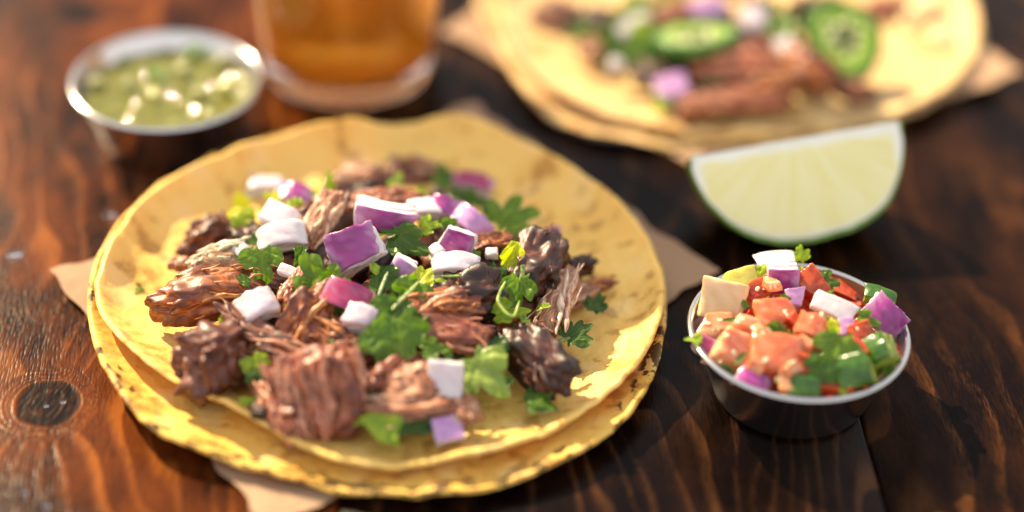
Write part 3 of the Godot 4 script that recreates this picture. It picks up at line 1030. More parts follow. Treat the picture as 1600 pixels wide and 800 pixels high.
func tomato(label: String, at: Vector3, size: Vector3, turn: Basis, seed_: int, skin := true, look := "orange") -> Node3D:
	var h := size * 0.385
	var pair := [lin(0.76, 0.34, 0.17), lin(0.70, 0.22, 0.085)]
	if look == "red":
		pair = [lin(0.60, 0.10, 0.035), lin(0.46, 0.045, 0.015)]
	elif look == "pale":
		pair = [lin(0.78, 0.42, 0.24), lin(0.70, 0.27, 0.11)]
	var t := thing("tomato_piece", label, "tomato", at, "pieces of pico de gallo in the right cup")
	t.basis = turn
	put("flesh", dice(h, seed_, 0.20, 0.46, 0.12, pair[0], pair[1], 10, -1.0, 0.88 if skin else 1.0, 0.0, Color(0.55, 0.07, 0.02, 0.5)), M.tomato, t)
	if skin:
		put("skin", dice(h, seed_, 0.20, 0.46, 0.12, lin(0.46, 0.035, 0.010), lin(0.55, 0.08, 0.02), 10, 0.85, 1.0, 0.05), M.tomato, t)
	if look != "red":
		for k in 4:
			var r := noise.get_noise_2d(seed_ * 3.3, k * 7.1)
			var q := noise.get_noise_2d(seed_ * 5.1 + 20.0, k * 4.7)
			var pip := put("seed", seed_mesh, M.seed, t)
			pip.position = (Vector3(r * h.x * 0.7, h.y * 0.97, q * h.z * 0.7) if k % 2 == 0 else Vector3(r * h.x * 0.7, q * h.y * 0.6, h.z * 0.99)) * 0.001
			pip.rotation = Vector3(0.0 if k % 2 == 0 else PI / 2, r * 9.0, 0)
			pip.scale = Vector3(0.62, 0.7, 0.9)
	return t


func pepper(label: String, at: Vector3, size: Vector3, turn: Basis, seed_: int, called := "green_pepper_piece", category := "pepper") -> Node3D:
	var h := size * 0.5
	var t := thing(called, label, category, at, "pieces of pico de gallo in the right cup")
	t.basis = turn
	put("flesh", dice(h, seed_, 0.3, 0.2, 0.18, lin(0.30, 0.36, 0.055), lin(0.20, 0.27, 0.03), 9, -1.0, 0.8), M.pepper, t)
	put("skin", dice(h, seed_, 0.3, 0.2, 0.18, lin(0.055, 0.14, 0.012), lin(0.03, 0.09, 0.008), 9, 0.78, 1.0, 0.05), M.pepper, t)
	return t


func make_front_filling() -> void:
	# --- pork: a bed of dark pieces first, then the pieces one sees
	var bed := [V(-60.8, 13.1, 34.8), V(-48.4, 13.6, 28.4), V(-33.5, 13.7, 27.4), V(-20.7, 12.5, 21.6), V(-7.3, 11.4, 25.4), V(-57.0, 13.3, 52.8), V(-42.5, 14.1, 52.7), V(-28.3, 14.1, 48.7), V(-13.7, 13.0, 49.3), V(-33.8, 13.3, 71.0), V(-21.7, 13.3, 67.3), V(-51.7, 7.0, -6.5), V(-37.1, -1.5, -23.1), V(-20.1, 6.9, -5.7), V(-71.8, 11.2, 20.6), V(-1.2, 12.2, 41.4)]
	var where := ["below the white cube at left", "below the lilac onion cube at left", "under the big white onion with the purple face", "below the small lilac cube", "under the wide white onion", "behind the blackened piece at right", "behind the crisp orange peak", "beneath the magenta faced onion slab", "under the bright curled leaf", "below the layered pink slab", "behind the broad leaf at the centre front", "behind the square white onion at the front", "under the streaky strip at the back", "beneath the long topmost onion", "under the lilac curved onion", "beside the fat curl at left", "under the curled leaf at right"]
	for k in bed.size():
		meat("half hidden dark pork piece " + where[k], bed[k], Vector3(24, 11, 16), "dark" if k % 3 else "brown", turned(37.0 * k, 0, 20.0 * k), 100 + k, 0, 0.9, 0.4, 0.4, 0.0, "buried pork pieces of the front taco")
	meat("large browned pork piece at the left end of the front taco filling", V(-86.1, 16.6, 47.9), Vector3(29, 12, 13), "crisp", turned(14, 18, 0), 1, 2, 0.8, 0.34, 0.35, -0.10)
	meat("round mauve brown pork lump at the lower left of the front filling", V(-80.6, 14.6, 73.7), Vector3(19, 16, 16), "mauve", turned(60, -20, 0), 2, 0, 0.45, 0.5, 0.5)
	meat("large pulled pork chunk with coarse slanting fibres at the front of the taco", V(-49.3, 16.2, 86.9), Vector3(22, 13, 23), "pink", turned(-74, 58, 8), 3, 22, 1.4, 0.22, 0.65)
	meat("crisp orange pork peak standing right of the white onion at left", V(-55.9, 21.5, 63.9), Vector3(20, 9, 12), "crisp", turned(66, 34, 10), 4, 2, 0.9, 0.45, 0.2)
	meat("crisp orange pork flap leaning right of the orange peak", V(-49.4, 20.6, 67.1), Vector3(17, 6, 9), "crisp", turned(-28, 25, 0), 5, 2, 1.0, 0.45, 0.25)
	meat("curled brown pork strip just below the white onion at left", V(-68.3, 20.4, 68.2), Vector3(24, 4.5, 6), "mauve", turned(-32, 15, 0), 6, 4, 0.8, 0.3, 0.2, 0.10)
	meat("brown pork strip behind the mauve lump", V(-61.8, 17.7, 72.2), Vector3(24, 7, 9), "brown", turned(-22, 10, 0), 7, 3, 0.9)
	meat("orange crusted pork piece right of centre", V(-19.1, 25.0, 59.6), Vector3(19, 8, 10), "crisp", turned(8, 20, 0), 8, 2, 0.9, 0.4)
	meat("layered pink pork slab under the orange crusted piece", V(-18.3, 22.0, 66.6), Vector3(25, 8, 9), "pink", turned(-6, 22, 0), 9, 7, 1.2, 0.22, 0.6)
	meat("blackened pork piece behind the orange crusted piece", V(-10.6, 22.6, 50.1), Vector3(20, 13, 13), "dark", turned(20, 0, 0), 10, 0, 0.8)
	meat("dark knobbly pork piece at the lower right, its round end to the front", V(8.0, 16.0, 68.5), Vector3(24, 13, 13), "dark", turned(-48, 8, 0), 11, 0, 0.7, 0.35, 0.3)
	meat("round brown pork nub capping the dark knobbly piece at lower right", V(10.7, 14.3, 71.7), Vector3(12, 11, 11), "mauve", turned(-50, 10, 0), 12, 0, 0.6, 0.3, 0.2)
	meat("large dark pork lump at the right of the front filling", V(7.2, 20.0, 32.1), Vector3(22, 17, 15), "dark", turned(75, 10, 0), 13, 0, 0.8, 0.3, 0.4)
	meat("pale pink pork strip hanging down right of the large dark lump", V(13.0, 16.8, 43.2), Vector3(24, 5, 9), "pale", turned(80, 15, 0), 14, 6, 0.9, 0.3, 0.3)
	meat("small black burnt pork bit at the right edge of the filling", V(19.6, 11.9, 20.3), Vector3(9, 6, 5), "dark", turned(30, 0, 0), 15, 0, 0.5, 0.5)
	meat("thin reddish pork strand lying on the tortilla at right", V(22.7, 8.0, 23.7), Vector3(17, 2.6, 3.4), "crisp", turned(10, 0, 0), 16, 2, 0.5, 0.3)
	meat("pale pink pork shred beneath the reddish strand at right", V(19.3, 7.5, 29.5), Vector3(15, 3, 6), "pale", turned(40, 0, 0), 61, 3, 0.5, 0.3)
	meat("small brown pork piece at the upper left of the front filling", V(-90.5, 11.9, 12.0), Vector3(17, 8, 8), "brown", turned(38, 10, 0), 17, 0, 0.6, 0.5, 0.3)
	meat("curl of pale fat above the large browned piece at left", V(-82.6, 19.1, 32.8), Vector3(18, 4, 8), "fat", turned(20, 25, 0), 18, 2, 0.5, 0.3, 0.3, 0.06)
	meat("tiny pale pork crumb left of the fat curl", V(-96.3, 11.9, 27.5), Vector3(7, 3.5, 4), "pale", turned(10, 0, 0), 19, 0, 0.3)
	meat("streaky pale pork strip standing among the onions left of centre", V(-55.9, 25.2, 20.1), Vector3(19, 5, 7), "pale", turned(70, 30, 0), 20, 5, 0.7, 0.2, 0.4)
	meat("white topped brown pork chunk at the back of the front filling", V(-48.1, 7.4, -24.2), Vector3(16, 9, 10), "brown", turned(5, 0, 0), 21, 0, 0.7, 0.35, 0.3, -0.08)
	meat("pale pork cap on the brown chunk at the back", V(-49.1, 9.4, -26.9), Vector3(14, 4, 7), "pale", turned(6, 10, 0), 22, 2, 0.4, 0.3, 0.3, -0.12)
	meat("pale pink pork slice furthest back in the front filling", V(-33.9, 7.5, -34.7), Vector3(16, 6, 7), "pale", turned(-4, 0, 0), 23, 2, 0.6)
	meat("brown pork piece in front of the furthest back slice", V(-33.6, 5.4, -30.4), Vector3(18, 7, 8), "brown", turned(8, 0, 0), 24, 0, 0.7)
	meat("flat pale pork slice left of the square white onion at the front", V(-25.3, 18.6, 85.7), Vector3(13, 5, 11), "pale", turned(20, 25, 0), 25, 2, 0.5, 0.25, 0.6)
	meat("long light brown pork strip under the square white onion at the front", V(-25.5, 15.4, 90.8), Vector3(23, 6, 7), "pale", turned(4, 10, 0), 26, 3, 0.7, 0.3, 0.4)
	meat("small light brown pork nub above the purple onion square", V(-11.2, 13.8, 88.8), Vector3(10, 6, 8), "pale", turned(-50, 10, 0), 27, 1, 0.5, 0.3)
	meat("brown pork shreds left of the pulled chunk at the front", V(-60.3, 13.6, 89.9), Vector3(18, 6, 8), "pink", turned(-60, 10, 0), 28, 6, 0.9, 0.4)
	meat("small burnt pork bit on the tortilla left of the pulled chunk", V(-64.7, 12.3, 91.3), Vector3(6, 4, 5), "dark", turned(0, 0, 0), 29, 0, 0.4)
	meat("brown pork strip above the pulled chunk at the front", V(-40.5, 20.5, 75.3), Vector3(19, 6, 7), "brown", turned(14, 20, 0), 30, 3, 0.8)
	meat("reddish pork scrap between the purple onions and the right leaf", V(-6.1, 23.1, 24.9), Vector3(11, 4, 5), "crisp", turned(14, 20, 0), 31, 1, 0.5)
	meat("pink pork strip reaching down between white onion and cilantro at centre left", V(-60.1, 23.1, 51.5), Vector3(14, 5, 6), "pink", turned(70, 20, 0), 32, 3, 0.6)
	meat("brown pork piece behind the big purple onions", V(-39.1, 19.8, 3.2), Vector3(18, 8, 8), "pink", turned(10, 0, 0), 33, 2, 0.7)
	meat("brown pork piece between the left onions and the streaky strip", V(-61.2, 21.0, 15.5), Vector3(13, 8, 8), "brown", turned(40, 0, 0), 34, 0, 0.7)
	meat("pork piece with fibres showing under the square white onion", V(-31.4, 17.4, 79.9), Vector3(18, 9, 9), "pink", turned(50, 0, 0), 35, 3, 0.9)
	meat("small pork crumb left of the round mauve lump", V(-87.7, 11.0, 76.1), Vector3(5, 3.5, 4), "brown", turned(20, 0, 0), 36, 0, 0.3)

	# --- red onion
	onion("lilac white onion block at the upper left of the front pile", V(-78.6, 9.5, -17.8), Vector3(12, 6, 7), turned(6, 8, 0), 1, "", 0.05)
	onion("white onion piece with a purple right corner at the upper left", V(-66.9, 16.5, -4.3), Vector3(12, 5, 8), turned(-16, 10, 0), 2, "purple", 0.2)
	onion("white onion cube on top at the left of the pile", V(-68.0, 26.9, 21.6), Vector3(13, 6, 9), turned(-24, 22, 8), 3, "", 0.1)
	onion("lilac onion cube leaning under the white cube at left", V(-66.3, 26.1, 30.4), Vector3(14, 8, 8), turned(14, 30, 0), 4, "", 0.25)
	onion("long purple onion piece topmost at the centre of the pile", V(-36.6, 30.6, 25.8), Vector3(19, 9, 9), turned(-8, 74, 0), 5, "purple", 0.14, 1)
	onion("big white onion piece with a deep purple face left of the centre", V(-44.1, 31.3, 41.5), Vector3(17, 13, 13), turned(30, 62, -10), 6, "purple", 0.10, 1)
	onion("small lilac onion cube right of the big purple face", V(-30.4, 28.3, 46.0), Vector3(8, 6, 7), turned(-30, 55, 10), 7, "lilac", 0.1)
	onion("rounded white onion piece at the left front of the pile", V(-69.5, 24.2, 60.4), Vector3(13, 9, 9), turned(32, 26, 0), 8, "", 0.35, 1, "diced red onion on the front taco", 0.1)
	onion("curved white onion slab with a magenta face above the layered piece", V(-44.2, 28.6, 60.1), Vector3(17, 5, 9), turned(-20, 42, 0), 9, "magenta", 0.22)
	onion("layered pale onion piece under the magenta faced slab", V(-40.8, 25.9, 66.6), Vector3(10, 9, 8), turned(-14, 30, 0), 10, "", 0.15, 2)
	onion("white onion cube with a purple right side right of centre", V(-15.7, 29.0, 33.7), Vector3(11, 9, 9), turned(-18, 56, 16), 11, "purple", 0.12)
	onion("wide white onion piece under the purple sided cube", V(-16.1, 28.3, 43.2), Vector3(15, 6, 8), turned(0, 24, 0), 12, "", 0.2)
	onion("lilac curved onion piece behind the right of the pile", V(-12.0, 25.1, 18.2), Vector3(13, 5, 8), turned(-38, 40, 0), 13, "lilac", 0.3)
	onion("small purple tipped onion piece behind the topmost piece", V(-21.0, 26.1, 12.5), Vector3(9, 5, 6), turned(-20, 30, 0), 14, "purple", 0.2)
	onion("blurred white onion piece behind the topmost piece", V(-27.0, 25.8, 13.7), Vector3(11, 6, 7), turned(12, 10, 0), 15, "", 0.1)
	onion("white onion wedge with a red skin along its back edge", V(-13.4, 9.4, -23.4), Vector3(16, 7, 7), turned(-12, 12, 0), 16, "magenta", 0.2)
	onion("square white onion piece standing at the front of the pile", V(-16.3, 20.2, 84.0), Vector3(11, 5, 11.5), turned(-3, 58, 0), 17, "", 0.08, 1, "diced red onion on the front taco", 0.08)
	onion("purple onion square lying frontmost on the tortilla", V(-14.9, 12.0, 95.3), Vector3(9, 4, 8), turned(18, 26, 0), 18, "lilac", 0.05, 1, "diced red onion on the front taco", 0.12)
	onion("small white onion sliver beside the bright leaf at centre left", V(-62.7, 25.0, 45.9), Vector3(4, 3, 6), turned(70, 30, 0), 19, "", 0.1)
	onion("tiny white onion crumb left of the yellow green leaf", V(-5.9, 25.8, 34.1), Vector3(4, 3, 3.5), turned(10, 20, 0), 20, "", 0.1)
	onion("reddish onion bit at the far right of the pile", V(11.6, 14.1, 8.4), Vector3(6, 4, 5), turned(10, 30, 0), 21, "magenta", 0.1)
	onion("small white onion bit under the two cubes right of centre", V(-21.2, 27.7, 36.6), Vector3(5, 4, 4), turned(40, 20, 0), 22, "", 0.1)
	onion("white onion bit at the left, beside the yellow green sprig", V(-78.1, 21.1, 31.4), Vector3(5, 3, 4), turned(40, 20, 0), 23, "", 0.1)

	# --- cilantro
	herb("bright yellow green cilantro sprig at the upper left of the pile", V(-84.4, 9.5, -4.8), 11, 10, 3, "yellow", turned(200, 30, 0), 1, 0.6, 0.5)
	herb("second bright cilantro sprig tucked below the yellow green one", V(-79.4, 18.4, 14.4), 10, 8, 3, "bright", turned(300, 35, 0), 2, 0.5, 0.5)
	herb("small bright leaf scrap between the upper left onions", V(-72.0, 21.5, 3.9), 6, 6, 3, "yellow", turned(60, 30, 0), 3, 0.3, 0.2)
	herb("small bright leaf scrap right of the white cube at left", V(-64.2, 25.4, 14.5), 7, 5, 3, "bright", turned(-60, 30, 0), 4, 0.4, 0.3)
	herb("green leaf hanging below the lilac onion cube at left", V(-70.2, 24.0, 42.4), 14, 13, 3, "mid", turned(-80, 40, 0), 5, 0.5, 0.5)
	herb("dark leaf beside the fat curl at left", V(-74.2, 20.9, 31.5), 12, 11, 3, "deep", turned(-60, 30, 0), 6, 0.5, 0.3)
	herb("broad green leaf standing left of the magenta faced onion", V(-55.1, 28.6, 50.4), 17, 17, 3, "mid", turned(118, 58, 0), 7, 0.25, 0.2)
	herb("small green leaf right of the broad standing leaf", V(-50.7, 26.7, 54.9), 10, 9, 3, "mid", turned(40, 50, 0), 8, 0.3, 0.2)
	herb("thin cilantro sprig sticking up at the back of the pile", V(-56.3, 18.2, -7.3), 12, 5, 1, "bright", turned(95, 60, 0), 9, 0.3, 0.2)
	herb("pale blurred leaf at the back right of the brown chunk", V(-35.9, 17.5, -11.2), 8, 7, 3, "pale", turned(80, 50, 0), 10, 0.4, 0.2)
	herb("dark small leaf at the back beside the red skinned wedge", V(-23.3, 10.5, -27.5), 9, 8, 3, "deep", turned(100, 40, 0), 11, 0.5, 0.3)
	herb("green leaf below the dark small leaf at the back", V(-23.4, 9.4, -21.9), 8, 7, 3, "mid", turned(250, 30, 0), 12, 0.5, 0.3)
	herb("dark leaf under the red skinned wedge", V(-13.5, 14.8, -8.0), 18, 8, 3, "deep", turned(-8, 15, 0), 13, 0.3, 0.3)
	herb("large soft green leaf at the right back of the pile", V(0.6, 19.0, 5.6), 19, 17, 5, "mid", turned(32, 32, 0), 14, 0.3, 0.4)
	herb("yellow green folded leaf lit by the sun at the right", V(-0.6, 27.0, 35.9), 14, 10, 1, "yellow", turned(-122, 52, 0), 15, 0.7, 0.3)
	herb("curled green leaf below the yellow green folded leaf", V(1.9, 24.4, 51.5), 15, 12, 3, "mid", turned(-96, 48, 0), 16, 0.7, 0.5, 4.0)
	herb("light edged leaf below the curled leaf at right", V(0.7, 22.4, 56.5), 14, 8, 3, "bright", turned(16, 30, 0), 17, 0.8, 0.6)
	herb("dark leaf in the hollow below the topmost onion", V(-29.3, 28.1, 34.9), 16, 12, 3, "deep", turned(-30, 30, 0), 18, 0.4, 0.3)
	herb("bright curled leaf at the middle of the pile", V(-25.4, 29.7, 54.1), 12, 9, 1, "yellow", turned(60, 40, 0), 19, 0.8, 0.6, 5.0)
	herb("dark green leaf beneath the bright curled leaf", V(-27.7, 27.6, 58.2), 14, 12, 3, "mid", turned(-120, 40, 0), 20, 0.5, 0.4)
	herb("broad mid green leaf hanging at the centre front", V(-29.7, 25.3, 75.7), 21, 20, 3, "mid", turned(-84, 40, 0), 21, 0.25, 0.25)
	herb("green leaf behind the broad leaf at the centre front", V(-32.0, 26.6, 67.8), 17, 15, 3, "deep", turned(-110, 35, 0), 22, 0.4, 0.3)
	herb("green leaf overlapping the left of the broad centre leaf", V(-34.7, 24.1, 77.4), 14, 12, 3, "mid", turned(-70, 35, 0), 23, 0.3, 0.4)
	herb("pale toothed cilantro leaf at the front right of the pile", V(-5.1, 19.2, 81.0), 20, 17, 3, "pale", turned(-50, 40, 0), 24, 0.12, 0.15)
	herb("dark flat leaf scrap lying on the tortilla at the front right", V(8.7, 11.6, 80.4), 13, 9, 1, "deep", turned(-4, 10, 0), 25, 0.15, 0.15, 0.0, true)
	herb("bright diamond shaped leaf scrap at the front of the pile", V(-31.2, 13.7, 98.1), 12, 12, 1, "bright", turned(60, 36, 0), 26, 0.2, 0.1, 0.0, true)
	herb("dark folded leaf right of the bright diamond scrap", V(-23.7, 13.0, 96.1), 18, 10, 1, "dark", turned(14, 16, 0), 27, 0.6, 0.2)
	herb("dark green leaf at the right edge lying on bare tortilla", V(19.9, 14.2, 53.2), 14, 12, 3, "dark", turned(40, 20, 0), 28, 0.3, 0.3, 5.0)
	herb("small dark leaf above the right edge leaf", V(25.2, 11.6, 36.2), 10, 8, 3, "dark", turned(70, 20, 0), 29, 0.3, 0.3)
	herb("small leaf right of the round mauve lump", V(-67.3, 18.0, 79.9), 10, 8, 3, "bright", turned(-60, 40, 0), 30, 0.5, 0.4)
	herb("dark leaf under the small leaf right of the mauve lump", V(-66.2, 16.3, 83.7), 9, 8, 3, "dark", turned(-80, 30, 0), 31, 0.5, 0.4)
	herb("thin leaf blade on the tortilla left of the pulled chunk", V(-68.9, 13.2, 89.0), 10, 4, 1, "bright", turned(12, 10, 0), 32, 0.4, 0.2)
	herb("dark leaf right of the pulled chunk", V(-33.5, 17.8, 88.0), 14, 9, 3, "dark", turned(-10, 20, 0), 33, 0.4, 0.3)
	herb("dark leaf behind the crisp orange peak", V(-47.0, 24.5, 60.5), 14, 12, 3, "dark", turned(30, 30, 0), 34, 0.4, 0.3)
	herb("green leaf right of the big purple face", V(-34.3, 27.2, 51.4), 12, 11, 3, "deep", turned(-40, 30, 0), 35, 0.4, 0.3)
	herb("bright leaf scrap under the topmost onion's right end", V(-24.0, 29.3, 26.5), 8, 6, 3, "bright", turned(20, 35, 0), 36, 0.5, 0.4)
	herb("leaf below the white topped cubes right of centre", V(-9.6, 26.5, 47.8), 15, 5, 1, "mid", turned(-18, 35, 0), 37, 0.6, 0.5)
	herb("dark leaf behind the square white onion", V(-19.7, 22.8, 74.6), 10, 7, 3, "mid", turned(10, 25, 0), 38, 0.4, 0.3)
	herb("dark leaf behind the pale toothed leaf", V(-3.2, 20.0, 72.0), 13, 10, 3, "dark", turned(-70, 25, 0), 39, 0.4, 0.3)
	herb("dark leaf between the blackened pork and the yellow leaf", V(-5.4, 25.0, 46.4), 13, 12, 3, "dark", turned(-70, 25, 0), 40, 0.4, 0.3)
	herb("leaf speck on the tortilla at the far left", V(-108.7, 8.0, 35.4), 5, 4, 1, "mid", turned(20, 5, 0), 41, 0.2, 0.2, 0.0, true)
	var flecks := [V(-91.2, 16.0, 40.9), V(-78.9, 19.2, 61.9), V(-75.1, 23.1, 49.0), V(-63.7, 21.8, 69.7), V(-60.1, 25.2, 62.4), V(-47.4, 22.4, 74.7), V(-41.4, 19.4, 84.3), V(-38.1, 30.3, 49.9), V(-35.0, 30.1, 32.6), V(-44.0, 25.7, 12.8), V(-27.9, 20.9, -2.1), V(-19.0, 27.6, 23.1), V(-10.0, 26.5, 36.6), V(-19.3, 27.5, 50.7), V(-23.6, 26.5, 67.0), V(-16.1, 21.3, 75.3), V(-9.4, 21.3, 70.7), V(-0.2, 15.4, 79.3), V(4.4, 21.4, 58.5), V(9.7, 19.7, 50.1), V(-59.8, 27.3, 39.9), V(-45.7, 29.0, 54.6), V(-61.5, 14.7, -8.4), V(-8.3, 19.6, 4.6), V(-20.8, 16.0, 89.4), V(-38.7, 14.5, 95.4)]
	for k in flecks.size():
		herb("small fleck of chopped cilantro scattered over the front filling", flecks[k], 4.5 + 1.8 * (k % 3), 3.2 + 1.0 * (k % 2), 1, ["mid", "bright", "deep"][k % 3], turned(67.0 * k, 30, 10.0 * (k % 5)), 200 + k, 0.5, 0.3, 0.0, k % 2 == 0, "chopped cilantro flecks on the front taco")
	stalk("thin pale cilantro stem beside the bright curled leaf", [V(-25.3, 30.7, 55.3), V(-28.6, 30.3, 61.4), V(-32.1, 28.9, 66.2)], 0.55, lin(0.42, 0.52, 0.16), 1)
	stalk("looping green cilantro stem below the yellow leaf", [V(-1.5, 28.2, 50.2), V(-3.3, 27.0, 57.6), V(0.8, 24.8, 61.7), V(2.7, 26.0, 55.9)], 0.5, lin(0.36, 0.48, 0.08), 2)
	stalk("green cilantro stem under the wide white onion", [V(-19.4, 28.6, 49.7), V(-12.2, 28.8, 50.1), V(-6.3, 26.9, 52.4)], 0.5, lin(0.22, 0.36, 0.05), 3)
	stalk("short pale cilantro stem by the magenta faced onion", [V(-36.5, 29.3, 63.1), V(-35.1, 30.0, 55.1), V(-34.3, 30.2, 51.0)], 0.45, lin(0.34, 0.46, 0.20), 4)


func make_pico() -> void:
	var g := "pieces of pico de gallo in the right cup"
	var deep := ["under its left slab", "under the glossy front cube", "under the large leaf", "under the darker green pepper", "under the purple wedge", "behind the dull orange cube", "behind the middle left cube", "below the dull orange cube", "between the two middle cubes", "under the flat yellow piece"]
	var under := [V(68.2, 15.0, 58.7), V(78.0, 15.0, 63.7), V(89.3, 15.0, 62.9), V(97.6, 15.0, 52.3), V(96.4, 15.0, 37.7), V(84.1, 16.0, 39.9), V(71.6, 16.0, 46.7), V(87.2, 16.0, 55.8), V(75.4, 17.0, 55.0), V(66.0, 15.0, 51.7)]
	for k in under.size():
		var u: Node3D = tomato("red tomato piece half hidden in the pico, " + deep[k], under[k], Vector3(12, 8, 10), turned(41.0 * k, 20, 30.0 * k), 70 + k, k % 2 == 0, "red")
		u.set_meta("group", "buried tomato pieces in the right cup")
	var bits := [V(65.6, 26.1, 52.8), V(78.2, 27.3, 60.6), V(86.9, 28.1, 61.0), V(67.0, 23.2, 77.1), V(77.0, 27.5, 70.7), V(91.5, 25.8, 70.4), V(98.3, 26.6, 55.4), V(80.7, 25.8, 75.2), V(62.4, 26.5, 60.7), V(74.5, 21.9, 81.8), V(90.2, 20.6, 81.8), V(73.0, 28.4, 46.4), V(85.8, 29.1, 52.3), V(96.0, 25.4, 69.5), V(63.6, 24.1, 74.4), V(76.2, 24.9, 78.5), V(82.4, 22.7, 79.5), V(69.0, 27.3, 66.9), V(90.0, 27.4, 48.3), V(93.0, 20.9, 79.3), V(75.8, 29.3, 54.7), V(79.9, 27.4, 71.7)]
	for k in bits.size():
		if k % 2 == 0:
			herb("small cilantro fleck between the pieces of pico de gallo", bits[k], 4.0 + 1.5 * (k % 3), 3.0, 1, ["mid", "bright", "deep"][k % 3], turned(67.0 * k, 30, 10.0 * (k % 5)), 300 + k, 0.5, 0.3, 0.0, k % 4 == 0, "cilantro flecks in the right cup")
		else:
			var bit := tomato("small wet tomato scrap between the larger pieces of pico de gallo", bits[k], Vector3(6, 4, 5), turned(50.0 * k, 30, 20.0 * k), 90 + k, false, ["orange", "red", "pale"][k % 3])
			bit.set_meta("group", "tomato scraps in the right cup")
	tomato("large flat orange tomato slab at the left front of the pico", V(61.8, 23.3, 68.3), Vector3(14, 6, 14), turned(-16, 46, 0), 1, false, "pale")
	tomato("orange tomato cube at the middle left of the pico", V(73.6, 26.2, 56.7), Vector3(11, 9, 10), turned(14, 30, 0), 2, false)
	tomato("dull orange tomato cube right of the middle of the pico", V(82.8, 26.3, 62.1), Vector3(11, 11, 10), turned(-12, 28, 0), 3, false)
	tomato("glossy orange tomato cube at the centre front of the pico", V(72.4, 25.1, 73.9), Vector3(13, 9, 11), turned(-6, 34, 0), 4, false)
	tomato("red sided tomato wedge leaning on the glossy front cube", V(78.3, 23.1, 75.7), Vector3(10, 8, 9), turned(-52, 30, 0), 5, true, "red")
	tomato("red tomato triangle behind the middle of the pico", V(84.9, 26.1, 43.1), Vector3(12, 8, 9), turned(-36, 40, 0), 6, true, "red")
	tomato("orange tomato piece under the lilac slab at right", V(95.9, 24.1, 61.5), Vector3(9, 8, 8), turned(20, 30, 0), 7, true)
	tomato("dark red tomato piece at the front rim of the pico", V(87.6, 20.0, 77.7), Vector3(11, 6, 7), turned(6, 10, 0), 8, true, "red")
	tomato("dark red tomato piece at the back right rim of the pico", V(96.0, 18.1, 33.3), Vector3(14, 7, 9), turned(-24, 15, 0), 9, true, "red")
	tomato("red tomato corner below the left slab", V(70.5, 20.0, 76.5), Vector3(10, 7, 8), turned(24, 20, 0), 10, true, "red")
	tomato("flat yellow orange tomato piece at the left rim under the cream square", V(58.0, 23.0, 58.6), Vector3(13, 3.5, 7), turned(4, 10, 0), 11, false, "pale")
	tomato("rounded pale pink tomato piece right of the flat yellow one", V(65.2, 26.1, 62.3), Vector3(9, 7, 7), turned(-20, 20, 0), 12, false, "pale")
	tomato("small brownish tomato piece behind the middle left cube", V(70.9, 24.4, 44.3), Vector3(9, 8, 8), turned(30, 20, 0), 13, true, "orange")
	var cream := lin(0.66, 0.52, 0.30)
	single("pale_vegetable_piece", dice(Vector3(6.2, 3.0, 5.8), 31, 0.3, 0.2, 0.1, cream, lin(0.58, 0.42, 0.20), 9), M.onion_flesh, "cream square vegetable piece standing at the left back of the pico", "vegetable", V(59.8, 25.1, 49.8), turned(-8, 52, 0), g)
	single("pale_vegetable_piece", dice(Vector3(4.5, 2.0, 3.6), 32, 0.4, 0.2, 0.1, lin(0.55, 0.56, 0.10), lin(0.48, 0.48, 0.08), 8), M.onion_flesh, "yellow green vegetable piece behind the cream square in the pico", "vegetable", V(65.1, 25.7, 42.6), turned(20, 40, 0), g)
	onion("purple onion cube with a cream top, highest at the back of the pico", V(76.5, 27.9, 41.5), Vector3(10, 9, 9), turned(4, 82, 0), 41, "purple", 0.1, 1, g, 0.1)
	onion("cream onion cap over the purple cube at the back of the pico", V(75.2, 26.4, 32.4), Vector3(12, 3.5, 7), turned(6, 8, 0), 42, "", 0.1, 1, g)
	onion("purple onion wedge with a cream left side at the right rim of the pico", V(105.2, 23.7, 53.1), Vector3(13, 9, 10), turned(-44, 56, 0), 43, "purple", 0.2, 1, g)
	onion("flat lilac grey onion slab pointing right in the pico", V(89.2, 28.5, 55.3), Vector3(15, 3, 6), turned(-22, 34, 0), 44, "", 0.05, 1, g)
	onion("pale lilac onion bit behind the middle left cube", V(79.1, 27.2, 50.5), Vector3(6, 4, 6), turned(0, 40, 0), 45, "lilac", 0.1, 1, g)
	onion("magenta edged onion piece at the left rim of the pico", V(54.5, 20.5, 65.4), Vector3(6, 5, 7), turned(60, 40, 0), 46, "magenta", 0.2, 1, g)
	onion("pinkish white onion sliver at the front left rim of the pico", V(66.4, 20.9, 79.5), Vector3(11, 4, 6), turned(-28, 26, 0), 47, "purple", 0.2, 1, g)
	onion("small purple onion bit under the lilac slab", V(92.9, 25.5, 60.7), Vector3(5, 4, 5), turned(10, 30, 0), 48, "lilac", 0.1, 1, g)
	pepper("tall pale green pepper cube at the front right of the pico", V(93.8, 23.3, 76.5), Vector3(9, 8, 11), turned(-76, 36, 20), 51)
	pepper("darker green pepper cube behind the pale green one", V(100.2, 22.5, 68.7), Vector3(9, 8, 10), turned(-70, 20, 40), 52)
	pepper("small light green pepper piece at the front rim of the pico", V(79.8, 21.9, 82.2), Vector3(8, 4, 5), turned(-4, 40, 0), 53)
	pepper("yellow green pepper sliver above the purple wedge at right", V(104.8, 23.3, 42.4), Vector3(9, 3, 4.5), turned(-14, 20, 0), 54)
	herb("bright cilantro leaf by the cream square in the pico", V(70.3, 27.1, 40.4), 11, 9, 3, "bright", turned(78, 45, 0), 61, 0.4, 0.3, 3.0, false, g)
	herb("cilantro tip standing highest at the back of the pico", V(82.8, 26.9, 28.5), 7, 6, 3, "bright", turned(90, 62, 0), 62, 0.3, 0.2, 0.0, false, g)
